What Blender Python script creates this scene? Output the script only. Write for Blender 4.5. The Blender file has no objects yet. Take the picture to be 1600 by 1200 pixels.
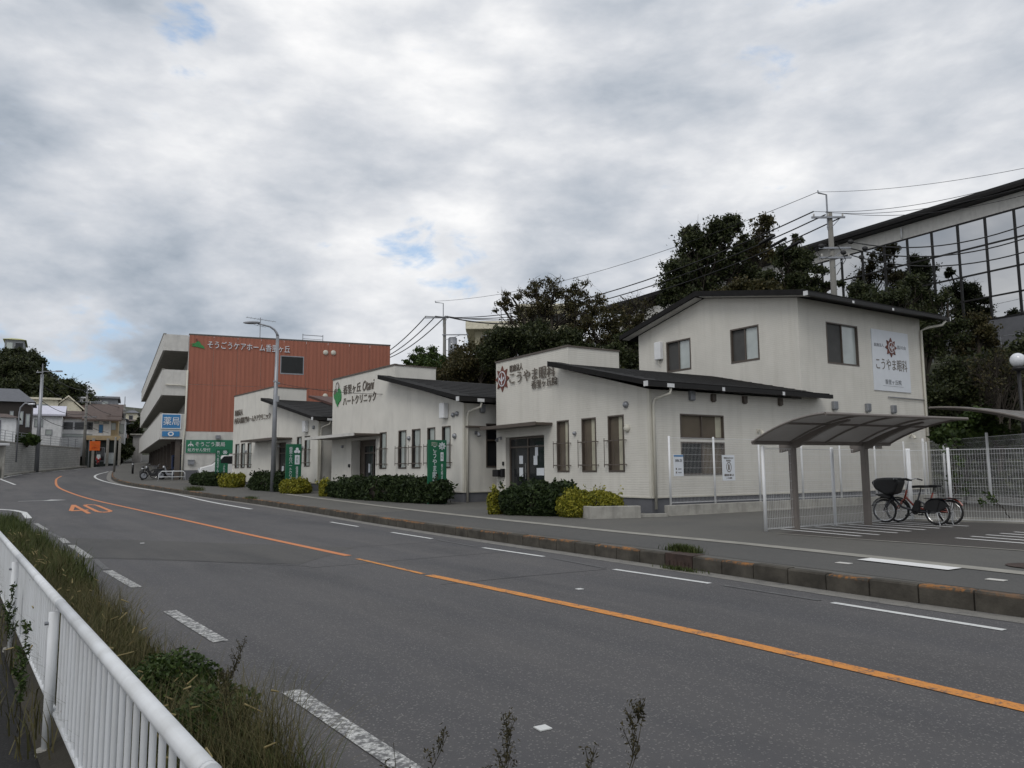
import bpy, bmesh, math, random
import numpy as np
from mathutils import Matrix, Vector
sc = bpy.context.scene
col = sc.collection
R = math.radians
rng = np.random.default_rng(7)
random.seed(7)

# ------------------------------------------------------------------ camera, light, sky
PITCH, ROLL, EYE, FPX = R(6.41), R(-0.43), 1.55, 1200.0
cf = Vector((0, math.cos(PITCH), math.sin(PITCH)))
cr0 = Vector((1, 0, 0)); cu0 = cr0.cross(cf)
cr = math.cos(ROLL)*cr0 + math.sin(ROLL)*cu0
cu = -math.sin(ROLL)*cr0 + math.cos(ROLL)*cu0
cam = bpy.data.cameras.new('camera'); camo = bpy.data.objects.new('camera', cam); col.objects.link(camo)
camo.matrix_world = Matrix(((cr.x, cu.x, -cf.x, 0), (cr.y, cu.y, -cf.y, 0), (cr.z, cu.z, -cf.z, EYE), (0, 0, 0, 1)))
cam.sensor_width = 36; cam.lens = 36*FPX/1600; cam.clip_start = 0.05; cam.clip_end = 5000
sc.camera = camo
sc.view_settings.view_transform = 'Standard'; sc.view_settings.look = 'None'
sc.view_settings.gamma = 1; sc.view_settings.use_curve_mapping = False
sc.view_settings.exposure = 0.0
SKY0 = 0.72
SUN_EL, SUN_AZ = 48, 200          # azimuth clockwise from +Y
sun = bpy.data.lights.new('sun', 'SUN'); suno = bpy.data.objects.new('sun', sun); col.objects.link(suno)
sun.energy = 0.98; sun.angle = R(28); sun.color = (1, 0.965, 0.91)
sd = Vector((math.sin(R(SUN_AZ))*math.cos(R(SUN_EL)), math.cos(R(SUN_AZ))*math.cos(R(SUN_EL)), math.sin(R(SUN_EL))))
suno.rotation_euler = sd.to_track_quat('Z', 'Y').to_euler()

def pxdir(x, y):
    return (cf + (x-800)/FPX*cr - (y-600)/FPX*cu)

world = bpy.data.worlds.new('World'); sc.world = world; world.use_nodes = True
def build_world():
    nt = world.node_tree; N = nt.nodes; L = nt.links; N.clear()
    out = N.new('ShaderNodeOutputWorld'); bg = N.new('ShaderNodeBackground'); bg.inputs[1].default_value = 0.1
    L.new(bg.outputs[0], out.inputs[0])
    sky = N.new('ShaderNodeTexSky'); sky.sky_type = 'NISHITA'; sky.sun_disc = False
    sky.sun_elevation = R(SUN_EL); sky.sun_rotation = R(SUN_AZ); sky.air_density = 1.2; sky.dust_density = 1.0
    tc = N.new('ShaderNodeTexCoord')
    def vm(op, a, b=None):
        n = N.new('ShaderNodeVectorMath'); n.operation = op
        for i, q in enumerate((a, b)):
            if q is None: continue
            if isinstance(q, (tuple, list)): n.inputs[i].default_value = q
            else: L.new(q, n.inputs[i])
        return n
    def m(op, a, b=None, c=None, clamp=False):
        n = N.new('ShaderNodeMath'); n.operation = op; n.use_clamp = clamp
        for i, q in enumerate((a, b, c)):
            if q is None: continue
            if isinstance(q, (int, float)): n.inputs[i].default_value = q
            else: L.new(q, n.inputs[i])
        return n.outputs[0]
    d = vm('NORMALIZE', tc.outputs['Generated']).outputs[0]
    sep = N.new('ShaderNodeSeparateXYZ'); L.new(d, sep.inputs[0])
    zc = m('ADD', m('MAXIMUM', sep.outputs[2], 0.0), 1.0)
    cmb = N.new('ShaderNodeCombineXYZ')
    L.new(m('DIVIDE', sep.outputs[0], zc), cmb.inputs[0]); L.new(m('DIVIDE', sep.outputs[1], zc), cmb.inputs[1])
    L.new(m('MULTIPLY', sep.outputs[2], 1.45), cmb.inputs[2])
    def noise(scale, detail, rough, off, dist=0.0):
        n = N.new('ShaderNodeTexNoise'); n.inputs['Scale'].default_value = scale; n.inputs['Detail'].default_value = detail
        n.inputs['Roughness'].default_value = rough; n.inputs['Distortion'].default_value = dist
        L.new(vm('ADD', cmb.outputs[0], off).outputs[0], n.inputs['Vector']); return n.outputs['Fac']
    big = noise(2.3, 3, 0.5, (3.1, 1.7, 0.4))
    mid = noise(5.2, 8, 0.52, (8.3, 2.2, 5.0), 0.15)
    fine = noise(15.0, 7, 0.58, (1.3, 9.1, 2.0), 0.2)
    def blob(x, y, r, soft=0.9):
        v = pxdir(x, y).normalized()
        dp = vm('DOT_PRODUCT', d, tuple(v)).outputs['Value']
        mr = N.new('ShaderNodeMapRange'); mr.interpolation_type = 'SMOOTHSTEP'
        mr.inputs['From Min'].default_value = math.cos(r/FPX); mr.inputs['From Max'].default_value = math.cos(r*(1-soft)/FPX)
        L.new(dp, mr.inputs['Value']); return mr.outputs[0]
    def puff(scale, warp, off):       # heaped, rounded billows with a crisper rim
        n = N.new('ShaderNodeTexNoise'); n.inputs['Scale'].default_value = scale*.9; n.inputs['Detail'].default_value = 5; n.inputs['Roughness'].default_value = .6
        base = vm('ADD', cmb.outputs[0], off).outputs[0]; L.new(base, n.inputs['Vector'])
        s = vm('SCALE', vm('SUBTRACT', n.outputs['Color'], (.5, .5, .5)).outputs[0]); s.inputs['Scale'].default_value = warp
        v = N.new('ShaderNodeTexVoronoi'); v.feature = 'SMOOTH_F1'; v.inputs['Scale'].default_value = scale; v.inputs['Smoothness'].default_value = .35
        L.new(vm('ADD', base, s.outputs[0]).outputs[0], v.inputs['Vector']); return v.outputs['Distance']
    # light and dark masses of the overcast
    t = m('ADD', SKY0, m('MULTIPLY', m('SUBTRACT', big, 0.5), 0.5))
    t = m('ADD', t, m('MULTIPLY', m('SUBTRACT', mid, 0.5), 0.88)); t = m('ADD', t, m('MULTIPLY', m('SUBTRACT', fine, 0.5), 0.42))
    t = m('ADD', t, m('ADD', m('MULTIPLY', m('SUBTRACT', 0.42, puff(6.5, .22, (2.0, 4.4, 1.0))), 0.52), m('MULTIPLY', m('SUBTRACT', 0.42, puff(16.0, .12, (5.0, 1.4, 3.0))), 0.20)))
    for x, y, r, k in ((275, 212, 200, .30), (660, 445, 190, .24), (640, 60, 300, .12), (1100, 350, 200, .12), (90, 40, 280, -.27), (170, 420, 340, -.20), (330, 490, 240, -.06), (1200, 180, 330, -.07), (860, 560, 200, .05),
                       (480, 370, 200, -.08), (130, 575, 110, .20), (50, 200, 140, .10), (900, 390, 160, -.10), (1150, 120, 250, .0)):
        t = m('ADD', t, m('MULTIPLY', blob(x, y, r), k))
    ramp = N.new('ShaderNodeValToRGB'); L.new(t, ramp.inputs[0])
    e = ramp.color_ramp.elements
    e[0].position = 0.22; e[0].color = (0.33, 0.385, 0.455, 1)
    e[1].position = 1.0; e[1].color = (0.98, 0.98, 0.985, 1)
    q = ramp.color_ramp.elements.new(0.42); q.color = (0.49, 0.535, 0.60, 1)
    q = ramp.color_ramp.elements.new(0.66); q.color = (0.68, 0.705, 0.75, 1)
    cl = vm('SCALE', ramp.outputs[0]); cl.inputs['Scale'].default_value = 10.0
    # gaps where blue sky shows
    gap = None
    for x, y, r, k in ((284, 48, 60, .40), (292, 95, 60, .33), (705, 405, 80, .44), (640, 362, 80, .30), (1245, 45, 120, .32), (115, 552, 110, .46), (60, 562, 110, .40)):
        b = m('MULTIPLY', blob(x, y, r), k)
        gap = b if gap is None else m('MAXIMUM', gap, b)
    g2 = N.new('ShaderNodeMapRange'); g2.interpolation_type = 'SMOOTHSTEP'
    g2.inputs['From Min'].default_value = 0.30; g2.inputs['From Max'].default_value = 0.74
    L.new(m('ADD', gap, m('ADD', m('MULTIPLY', m('SUBTRACT', fine, 0.5), 2.0), m('MULTIPLY', m('SUBTRACT', mid, 0.5), -.8))), g2.inputs['Value'])
    pale = N.new('ShaderNodeMix'); pale.data_type = 'RGBA'; pale.inputs[0].default_value = 0.6
    skyb = vm('SCALE', sky.outputs[0]); skyb.inputs['Scale'].default_value = 1.6
    L.new(skyb.outputs[0], pale.inputs[6]); pale.inputs[7].default_value = (3.3, 5.2, 8.0, 1)
    mx = N.new('ShaderNodeMix'); mx.data_type = 'RGBA'
    L.new(m('MULTIPLY', g2.outputs[0], 0.85), mx.inputs[0])
    L.new(cl.outputs[0], mx.inputs[6]); L.new(pale.outputs[2], mx.inputs[7])
    L.new(mx.outputs[2], bg.inputs[0])
build_world()

# ------------------------------------------------------------------ helpers
def zt(y):
    if y < 20: return 0.0
    if y < 56: return .0006*(y-20)**2
    return .7776 + .0432*(y-56)

def at(x, y, D):                     # the point at depth D (metres along +Y) seen at that place of the photo
    d = pxdir(x, y); t = D/d.y
    return Vector((d.x*t, D, EYE + d.z*t))

class MB:
    def __init__(s): s.v = []; s.f = []
    def quad(s, a, b, c, d):
        n = len(s.v); s.v += [tuple(a), tuple(b), tuple(c), tuple(d)]; s.f.append((n, n+1, n+2, n+3))
    def box(s, x0, y0, z0, x1, y1, z1):
        n = len(s.v)
        s.v += [(x0,y0,z0),(x1,y0,z0),(x1,y1,z0),(x0,y1,z0),(x0,y0,z1),(x1,y0,z1),(x1,y1,z1),(x0,y1,z1)]
        s.f += [tuple(n+i for i in q) for q in ((0,3,2,1),(4,5,6,7),(0,1,5,4),(1,2,6,5),(2,3,7,6),(3,0,4,7))]
        return s
    def prism(s, pts, off):          # planar polygon pts extruded by vector off
        n = len(s.v); k = len(pts); o = Vector(off)
        s.v += [tuple(p) for p in pts] + [tuple(Vector(p)+o) for p in pts]
        s.f += [tuple(range(n+k-1, n-1, -1)), tuple(range(n+k, n+2*k))]
        for i in range(k): j = (i+1) % k; s.f.append((n+i, n+j, n+k+j, n+k+i))
        return s
    def tube(s, pts, r, n=8, caps=True, closed=False):
        pts = [Vector(p) for p in pts]; rr = r if isinstance(r, (list, tuple)) else [r]*len(pts)
        base = len(s.v); m = len(pts); up = None
        for i, p in enumerate(pts):
            if closed: t = pts[(i+1) % m] - pts[i-1]
            else: t = pts[min(i+1, m-1)] - pts[max(i-1, 0)]
            t = t.normalized() if t.length > 1e-9 else Vector((0, 0, 1))
            if up is None: up = Vector((0, 0, 1)) if abs(t.z) < .9 else Vector((1, 0, 0))
            a = t.cross(up)
            if a.length < 1e-4: a = t.orthogonal()
            a.normalize(); b = a.cross(t).normalized(); up = b
            for k in range(n):
                an = 2*math.pi*k/n
                s.v.append(tuple(p + rr[i]*(math.cos(an)*a + math.sin(an)*b)))
        for i in range(m if closed else m-1):
            j = (i+1) % m
            for k in range(n):
                l = (k+1) % n
                s.f.append((base+i*n+k, base+i*n+l, base+j*n+l, base+j*n+k))
        if caps and not closed:
            s.f.append(tuple(base+k for k in range(n-1, -1, -1))); s.f.append(tuple(base+(m-1)*n+k for k in range(n)))
        return s
    def cyl(s, a, b, r, n=10, r2=None): return s.tube([a, b], [r, r if r2 is None else r2], n)
    def lathe(s, prof, o=(0,0,0), n=16, axis='z'):
        base = len(s.v)
        for r, h in prof:
            for k in range(n):
                an = 2*math.pi*k/n; c, q = r*math.cos(an), r*math.sin(an)
                p = (c, q, h) if axis == 'z' else ((h, c, q) if axis == 'x' else (c, h, q))
                s.v.append((o[0]+p[0], o[1]+p[1], o[2]+p[2]))
        for i in range(len(prof)-1):
            for k in range(n):
                l = (k+1) % n; s.f.append((base+i*n+k, base+i*n+l, base+(i+1)*n+l, base+(i+1)*n+k))
        return s
    def sphere(s, c, r, n=12, m=8):
        rr = r if isinstance(r, (tuple, list)) else (r, r, r); base = len(s.v)
        for i in range(m+1):
            th = math.pi*i/m
            for k in range(n):
                ph = 2*math.pi*k/n
                s.v.append((c[0]+rr[0]*math.sin(th)*math.cos(ph), c[1]+rr[1]*math.sin(th)*math.sin(ph), c[2]+rr[2]*math.cos(th)))
        for i in range(m):
            for k in range(n):
                l = (k+1) % n; s.f.append((base+i*n+k, base+i*n+l, base+(i+1)*n+l, base+(i+1)*n+k))
        return s
    def grid(s, rows):               # rows of equally many points
        base = len(s.v); m = len(rows[0])
        for r in rows: s.v += [tuple(p) for p in r]
        for i in range(len(rows)-1):
            for k in range(m-1): s.f.append((base+i*m+k, base+i*m+k+1, base+(i+1)*m+k+1, base+(i+1)*m+k))
        return s
    def mesh(s, name, mt=None, smooth=False):
        me = bpy.data.meshes.new(name); me.from_pydata(s.v, [], s.f)
        if mt: me.materials.append(mt)
        if smooth: me.polygons.foreach_set('use_smooth', [True]*len(me.polygons))
        me.update(); return me

def link(name, me, parent=None, loc=None):
    o = bpy.data.objects.new(name, me); col.objects.link(o)
    if parent: o.parent = parent
    if loc is not None: o.location = loc
    return o
def obj(name, mb, mt, parent=None, smooth=False, bevel=0, loc=None):
    o = link(name, mb.mesh(name, mt, smooth), parent, loc)
    if bevel:
        b = o.modifiers.new('b', 'BEVEL'); b.width = bevel; b.segments = 2; b.limit_method = 'ANGLE'
    return o
def tag(o, label=None, cat=None, group=None, kind=None):
    if label: o['label'] = label
    if cat: o['category'] = cat
    if group: o['group'] = group
    if kind: o['kind'] = kind
    return o
def thing(name, label, cat, loc=(0,0,0), rz=0, group=None):
    o = bpy.data.objects.new(name, None); col.objects.link(o); o.empty_display_size = .2
    o.location = loc; o.rotation_euler = (0, 0, rz)
    return tag(o, label, cat, group)
def copy_tree(o, parent=None):
    c = o.copy(); col.objects.link(c)
    if parent: c.parent = parent
    for ch in list(o.children): copy_tree(ch, c)
    return c
def npmesh(name, V, F, mt, smooth=False):
    me = bpy.data.meshes.new(name); nv, nf, k = len(V), len(F), F.shape[1]
    me.vertices.add(nv); me.vertices.foreach_set('co', np.ascontiguousarray(V, np.float32).ravel())
    me.loops.add(nf*k); me.loops.foreach_set('vertex_index', np.ascontiguousarray(F, np.int32).ravel())
    me.polygons.add(nf); me.polygons.foreach_set('loop_start', np.arange(0, nf*k, k, dtype=np.int32))
    me.polygons.foreach_set('loop_total', np.full(nf, k, np.int32))
    if smooth: me.polygons.foreach_set('use_smooth', np.ones(nf, bool))
    me.materials.append(mt); me.update(calc_edges=True); return me

# ------------------------------------------------------------------ materials
class NT:
    def __init__(s, name):
        s.m = bpy.data.materials.new(name); s.m.use_nodes = True; s.t = s.m.node_tree
        s.b = s.t.nodes['Principled BSDF']; s.out = s.t.nodes['Material Output']
    def n(s, typ, **kw):
        x = s.t.nodes.new('ShaderNode'+typ)
        for k, v in kw.items(): setattr(x, k, v)
        return x
    def l(s, a, b): s.t.links.new(a, b)
    def obj(s):
        if not hasattr(s, 'tc'): s.tc = s.n('TexCoord')
        return s.tc.outputs['Object']
    def noise(s, scale, detail=4, rough=.55, vec=None, stretch=None, dist=0):
        x = s.n('TexNoise'); x.inputs['Scale'].default_value = scale; x.inputs['Detail'].default_value = detail
        x.inputs['Roughness'].default_value = rough; x.inputs['Distortion'].default_value = dist
        v = vec or s.obj()
        if stretch:
            mp = s.n('Mapping'); mp.inputs['Scale'].default_value = stretch; s.l(v, mp.inputs[0]); v = mp.outputs[0]
        s.l(v, x.inputs['Vector']); return x.outputs['Fac']
    def ramp(s, fac, stops):
        r = s.n('ValToRGB'); e = r.color_ramp.elements
        e[0].position, e[0].color = stops[0][0], (*stops[0][1], 1) if len(stops[0][1]) == 3 else stops[0][1]
        e[1].position, e[1].color = stops[-1][0], (*stops[-1][1], 1)
        for p, c in stops[1:-1]: q = e.new(p); q.color = (*c, 1)
        s.l(fac, r.inputs[0]); return r.outputs[0]
    def math(s, op, a, b=None, clamp=False):
        x = s.n('Math', operation=op, use_clamp=clamp)
        for i, q in enumerate((a, b)):
            if q is None: continue
            if isinstance(q, (int, float)): x.inputs[i].default_value = q
            else: s.l(q, x.inputs[i])
        return x.outputs[0]
    def mix(s, fac, a, b, typ='MIX'):
        x = s.n('Mix', data_type='RGBA', blend_type=typ)
        for i, q in ((0, fac), (6, a), (7, b)):
            if isinstance(q, (int, float)): x.inputs[i].default_value = q
            elif isinstance(q, tuple): x.inputs[i].default_value = (*q, 1)
            else: s.l(q, x.inputs[i])
        return x.outputs[2]
    def bump(s, h, strength=.3, dist=.02, prev=None):
        x = s.n('Bump'); x.inputs['Strength'].default_value = strength; x.inputs['Distance'].default_value = dist
        s.l(h, x.inputs['Height'])
        if prev: s.l(prev, x.inputs['Normal'])
        s.l(x.outputs[0], s.b.inputs['Normal']); return x.outputs[0]
    def base(s, c):
        if isinstance(c, tuple): s.b.inputs['Base Color'].default_value = (*c, 1)
        else: s.l(c, s.b.inputs['Base Color'])
    def set(s, rough=None, metal=None, spec=None, coat=None):
        if rough is not None: s.b.inputs['Roughness'].default_value = rough
        if metal is not None: s.b.inputs['Metallic'].default_value = metal
        if spec is not None: s.b.inputs['Specular IOR Level'].default_value = spec
        if coat is not None: s.b.inputs['Coat Weight'].default_value = coat
        return s

def plain(name, c, rough=.6, metal=0, var=.12, scale=3.0, spec=None, coat=None, grime=0, bump=0):
    t = NT(name); n = t.noise(scale, 5); lo = tuple(x*(1-var) for x in c); hi = tuple(min(1, x*(1+var)) for x in c)
    k = t.ramp(n, [(.3, lo), (.7, hi)])
    if grime:
        g = t.noise(2.2, 6, .6, stretch=(1, 1, .18)); gf = t.ramp(g, [(.5, (0, 0, 0)), (.75, (grime, grime, grime))])
        k = t.mix(gf, k, tuple(x*.45 for x in c))
    t.base(k); t.set(rough, metal, spec, coat)
    if bump: t.bump(t.noise(scale*18, 4), bump, .01)
    return t.m

def asphalt(name, c, spots=1.0, wheel=True, grain=1.0):
    t = NT(name)
    geo = t.n('NewGeometry').outputs['Position']
    a = t.noise(.35, 5, .6, geo); b = t.noise(6, 5, .6, geo); f = t.noise(190, 3, .7, geo)
    v = t.n('TexVoronoi'); v.inputs['Scale'].default_value = 95; t.l(geo, v.inputs['Vector'])
    wn = t.n('TexWhiteNoise'); t.l(v.outputs['Position'], wn.inputs['Vector'])
    k = t.ramp(a, [(.3, tuple(x*.84 for x in c)), (.72, (c[0]*1.2, c[1]*1.16, c[2]*1.10))])
    k = t.mix(t.math('MULTIPLY', b, .5), k, tuple(x*.72 for x in c))
    # wheel tracks and lane wear run along the road
    if wheel:
        mp = t.n('Mapping'); mp.inputs['Rotation'].default_value = (0, 0, R(-34.6)); t.l(geo, mp.inputs[0])
        st = t.noise(1.0, 4, .6, mp.outputs[0], stretch=(.9, .05, 1))
        k = t.mix(t.ramp(st, [(.38, (0, 0, 0)), (.66, (.75, .75, .75))]), k, (c[0]*1.36, c[1]*1.29, c[2]*1.17))
        dk = t.noise(.55, 5, .65, mp.outputs[0], stretch=(1, .22, 1)); k = t.mix(t.ramp(dk, [(.48, (0, 0, 0)), (.70, (.8, .8, .8))]), k, tuple(x*.62 for x in c))
    k = t.mix(t.math('MULTIPLY', t.ramp(f, [(.35, (0, 0, 0)), (.65, (1, 1, 1))]), .38*grain), k, tuple(x*.42 for x in c))
    k = t.mix(t.math('MULTIPLY', t.math('GREATER_THAN', wn.outputs['Value'], .93), .36*spots), k, (.30, .29, .27))
    t.base(k); t.set(.85, spec=.35)
    t.bump(t.math('ADD', f, t.math('MULTIPLY', v.outputs['Distance'], 1.0)), .35*grain, .006)
    return t.m

def siding(name, c, pitch=.076, joint=1.5):
    t = NT(name); s = t.n('SeparateXYZ'); t.l(t.obj(), s.inputs[0])
    fr = t.math('FRACT', t.math('DIVIDE', s.outputs[2], pitch))
    line = t.ramp(fr, [(0, (0, 0, 0)), (.08, (1, 1, 1)), (.86, (.86, .86, .86)), (1, (0, 0, 0))])
    n = t.noise(.8, 5); k = t.ramp(n, [(.3, tuple(x*.93 for x in c)), (.7, tuple(x*1.04 for x in c))])
    g = t.noise(2.0, 6, .6, stretch=(1.6, 1.6, .12)); gf = t.ramp(g, [(.48, (0, 0, 0)), (.78, (.26, .26, .26))])
    k = t.mix(gf, k, (c[0]*.55, c[1]*.54, c[2]*.5))
    k = t.mix(t.math('MULTIPLY', t.math('SUBTRACT', 1, line), .22), k, tuple(x*.45 for x in c))
    t.base(k); t.set(.72, spec=.3); t.bump(line, .5, .012); return t.m

def corrug(name, c, pitch=.3):
    t = NT(name); s = t.n('SeparateXYZ'); t.l(t.obj(), s.inputs[0])
    fr = t.math('FRACT', t.math('DIVIDE', s.outputs[0], pitch))
    line = t.ramp(fr, [(0, (.2, .2, .2)), (.1, (1, 1, 1)), (.55, (1, 1, 1)), (.65, (.2, .2, .2))])
    n = t.noise(1.4, 5, stretch=(2, 2, .15)); k = t.ramp(n, [(.3, tuple(x*.86 for x in c)), (.7, tuple(x*1.08 for x in c))])
    k = t.mix(t.math('MULTIPLY', t.math('SUBTRACT', 1, line), .3), k, tuple(x*.6 for x in c))
    t.base(k); t.set(.7); t.bump(line, .5, .03); return t.m

def leafmat(name, cols, rough=.55, trans=.15):
    t = NT(name); g = t.n('NewGeometry'); o = t.n('ObjectInfo')
    r = t.math('FRACT', t.math('ADD', g.outputs['Random Per Island'], o.outputs['Random']))
    n = t.noise(1.1, 3); f = t.math('ADD', t.math('MULTIPLY', r, .75), t.math('MULTIPLY', n, .35), clamp=True)
    st = [(i/(len(cols)-1), c) for i, c in enumerate(cols)]
    k = t.ramp(f, st); t.base(k); t.set(rough, spec=.25)
    if trans:
        tr = t.n('BsdfTranslucent'); t.l(k, tr.inputs[0]); ms = t.n('MixShader'); ms.inputs[0].default_value = trans
        t.l(t.b.outputs[0], ms.inputs[1]); t.l(tr.outputs[0], ms.inputs[2]); t.l(ms.outputs[0], t.out.inputs[0])
    return t.m

def glassmat(name, c, rough=.06, spec=.9):
    t = NT(name); n = t.noise(1.5, 3); t.base(t.ramp(n, [(.3, tuple(x*.85 for x in c)), (.7, tuple(x*1.12 for x in c))])); t.set(rough, spec=spec); return t.m

def paint(name, c, wear=.5, scale=9.0, under=(.075, .075, .078), fine=60.):
    t = NT(name); geo = t.n('NewGeometry').outputs['Position']
    a = t.noise(scale, 6, .65, geo); b = t.noise(fine, 3, .7, geo)
    f = t.ramp(t.math('ADD', t.math('MULTIPLY', a, .55), t.math('MULTIPLY', b, .45)), [(wear-.06, (1, 1, 1)), (wear+.06, (0, 0, 0))])
    k = t.mix(t.math('SUBTRACT', 1, f), c, under) ; n = t.noise(2, 4, .5, geo)
    k = t.mix(t.math('MULTIPLY', n, .35), k, tuple(x*.55 for x in c)); t.base(k); t.set(.7); t.bump(b, .2, .004); return t.m

M = {}
M['road'] = asphalt('asphalt_road', (.092, .092, .099))
M['patch'] = asphalt('asphalt_patch', (.082, .082, .084), .5)
M['pave'] = asphalt('asphalt_pavement', (.125, .123, .115), .4, False, .8)
M['walk'] = asphalt('asphalt_footway', (.098, .098, .096), .4, False, .9)
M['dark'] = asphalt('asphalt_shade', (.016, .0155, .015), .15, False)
M['soil'] = plain('soil', (.030, .026, .018), .95, var=.4, scale=2, bump=.6)
M['hill'] = plain('hill_undergrowth', (.035, .04, .02), .95, var=.5, scale=.8, bump=.8)
M['concrete'] = plain('concrete', (.33, .32, .29), .9, var=.18, scale=4, grime=.7, bump=.25)
M['pale_concrete'] = plain('pale_concrete', (.27, .26, .23), .9, var=.18, scale=3, grime=.2, bump=.2)
M['wall_c'] = siding('cream_siding', (.645, .625, .57))
M['wall_b'] = plain('cream_render', (.645, .627, .575), .8, var=.06, scale=1.2, grime=.28, bump=.12)
M['found'] = plain('foundation_grey', (.115, .118, .13), .85, var=.1)
M['roof'] = plain('roof_dark', (.013, .0125, .0125), .8, var=.25, scale=5, spec=.2)
M['brown'] = plain('bronze_frame', (.085, .068, .055), .45, var=.12)
M['gut'] = plain('gutter_dark', (.011, .0105, .0105), .5, spec=.3)
M['bracket'] = plain('zinc', (.6, .61, .62), .4)
M['cream'] = plain('cream_metal', (.56, .54, .47), .5, var=.06, grime=.25)
M['white'] = plain('white_paint', (.72, .73, .74), .45, var=.05)
M['offwhite'] = plain('offwhite_plaster', (.55, .54, .51), .8, var=.08, grime=.35)
M['letter'] = plain('letter_brown', (.13, .11, .09), .5)
M['rail'] = plain('rail_white', (.66, .68, .70), .5, var=.07, scale=6, grime=.3)
M['curtain'] = glassmat('glass_curtain', (.40, .44, .42), .12, .5)
M['dull'] = plain('dark_pane', (.02, .022, .022), .35, spec=.25)
M['pale_glass'] = glassmat('glass_frosted', (.40, .44, .43), .2)
M['blind'] = glassmat('glass_blind', (.135, .112, .088))
M['dglass'] = glassmat('glass_dark', (.022, .024, .026), .08, .45)
M['screen'] = plain('screen_mesh', (.06, .06, .058), .7)
M['stripe'] = plain('curtain_gap', (.42, .40, .31), .6)
M['red'] = corrug('red_cladding', (.335, .120, .075))
M['green'] = plain('sign_green', (.004, .105, .048), .4, var=.05)
M['green2'] = plain('sign_green_light', (.02, .17, .09), .4, var=.05)
M['blue'] = plain('sign_blue', (.03, .18, .40), .4, var=.05)
M['signw'] = plain('sign_white', (.66, .69, .73), .5, var=.03)
M['logo_red'] = plain('logo_red', (.135, .035, .02), .5)
M['logo_green'] = plain('logo_green', (.03, .22, .06), .5)
M['black'] = plain('black_plastic', (.008, .008, .009), .5)
M['rubber'] = plain('tyre_rubber', (.015, .015, .016), .8)
def railpaint():
    t = NT('rail_white'); geo = t.n('NewGeometry').outputs['Position']; c = (.66, .68, .70)
    a = t.noise(5, 6, .6, geo, stretch=(1, 1, .3)); b = t.noise(38, 5, .65, geo); d = t.noise(2.2, 4, .6, geo)
    k = t.mix(t.ramp(a, [(.42, (0, 0, 0)), (.75, (.5, .5, .5))]), c, (.36, .36, .34))
    rust = t.math('MULTIPLY', t.ramp(b, [(.66, (0, 0, 0)), (.72, (1, 1, 1))]), t.ramp(d, [(.5, (0, 0, 0)), (.62, (1, 1, 1))]))
    k = t.mix(t.math('MULTIPLY', rust, .8), k, (.16, .075, .03)); t.base(k); t.set(.5); t.bump(b, .08, .002); return t.m
M['rail'] = railpaint()
M['steel'] = plain('galvanised', (.27, .28, .30), .42, .5, var=.12)
M['chrome'] = plain('chrome', (.6, .6, .6), .25, .9)
M['polec'] = plain('pole_concrete', (.185, .18, .165), .85, var=.1, grime=.3)
M['brownsteel'] = plain('shelter_brown', (.165, .145, .13), .5, var=.08)
M['wire'] = plain('cable', (.012, .012, .013), .6)
M['yellow'] = paint('road_yellow', (.66, .26, .045), .555, 7, fine=45)
M['oran'] = paint('road_orange', (.60, .21, .07), .62)
M['wline'] = paint('road_white', (.66, .67, .66), .60)
M['worn'] = paint('road_white_worn', (.62, .62, .60), .475, 14, fine=38)
M['bay'] = paint('bay_paint', (.78, .78, .77), .68)
M['parking'] = asphalt('asphalt_parking', (.072, .066, .062), .4, False, .9)  # brown-dark asphalt, with the shelter's contact shade put into its colour
M['faint'] = paint('road_white_faint', (.20, .20, .195), .42)
M['dirt'] = paint('gutter_concrete', (.21, .20, .18), .56, 4)
M['leaf'] = leafmat('leaf_dark', [(.009, .013, .006), (.021, .029, .011), (.042, .053, .019), (.08, .088, .034)], .55, .28)
M['leafg'] = leafmat('leaf_green', [(.016, .03, .008), (.034, .06, .014), (.07, .105, .022)])
M['leafr'] = leafmat('leaf_russet', [(.016, .017, .008), (.036, .037, .014), (.07, .064, .024), (.105, .08, .034)], .55, .28)
M['leafy'] = leafmat('leaf_yellow', [(.045, .06, .010), (.13, .14, .016), (.25, .235, .025), (.36, .33, .05)])
M['leafh'] = leafmat('hedge_leaf', [(.008, .014, .006), (.016, .028, .010), (.03, .048, .015), (.055, .08, .026)], .6)
M['grass'] = leafmat('grass_blades', [(.034, .037, .014), (.066, .064, .025), (.10, .088, .038), (.15, .125, .058)], .7)
M['grassg'] = leafmat('grass_green', [(.022, .034, .009), (.05, .068, .018), (.09, .105, .032)], .7)
M['seed'] = leafmat('seed_heads', [(.20, .16, .07), (.36, .30, .15)], .8)
M['stalk'] = leafmat('weed_stalk', [(.022, .022, .011), (.042, .038, .018), (.075, .062, .03)], .8)
M['bark'] = plain('bark', (.035, .028, .021), .95, var=.35, scale=8, bump=.6)
M['orange'] = plain('orange_sign', (.75, .14, .02), .5)
M['redp'] = plain('red_paint', (.45, .02, .015), .3, coat=.4)
M['orange_frame'] = plain('orange_frame', (.27, .035, .016), .35, coat=.4)
M['navy'] = plain('navy_frame', (.012, .013, .02), .35, coat=.4)
M['carw'] = plain('car_white', (.75, .76, .76), .2, var=.02, coat=.6)
M['lampw'] = plain('globe', (.62, .64, .67), .12, spec=.8)

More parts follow.
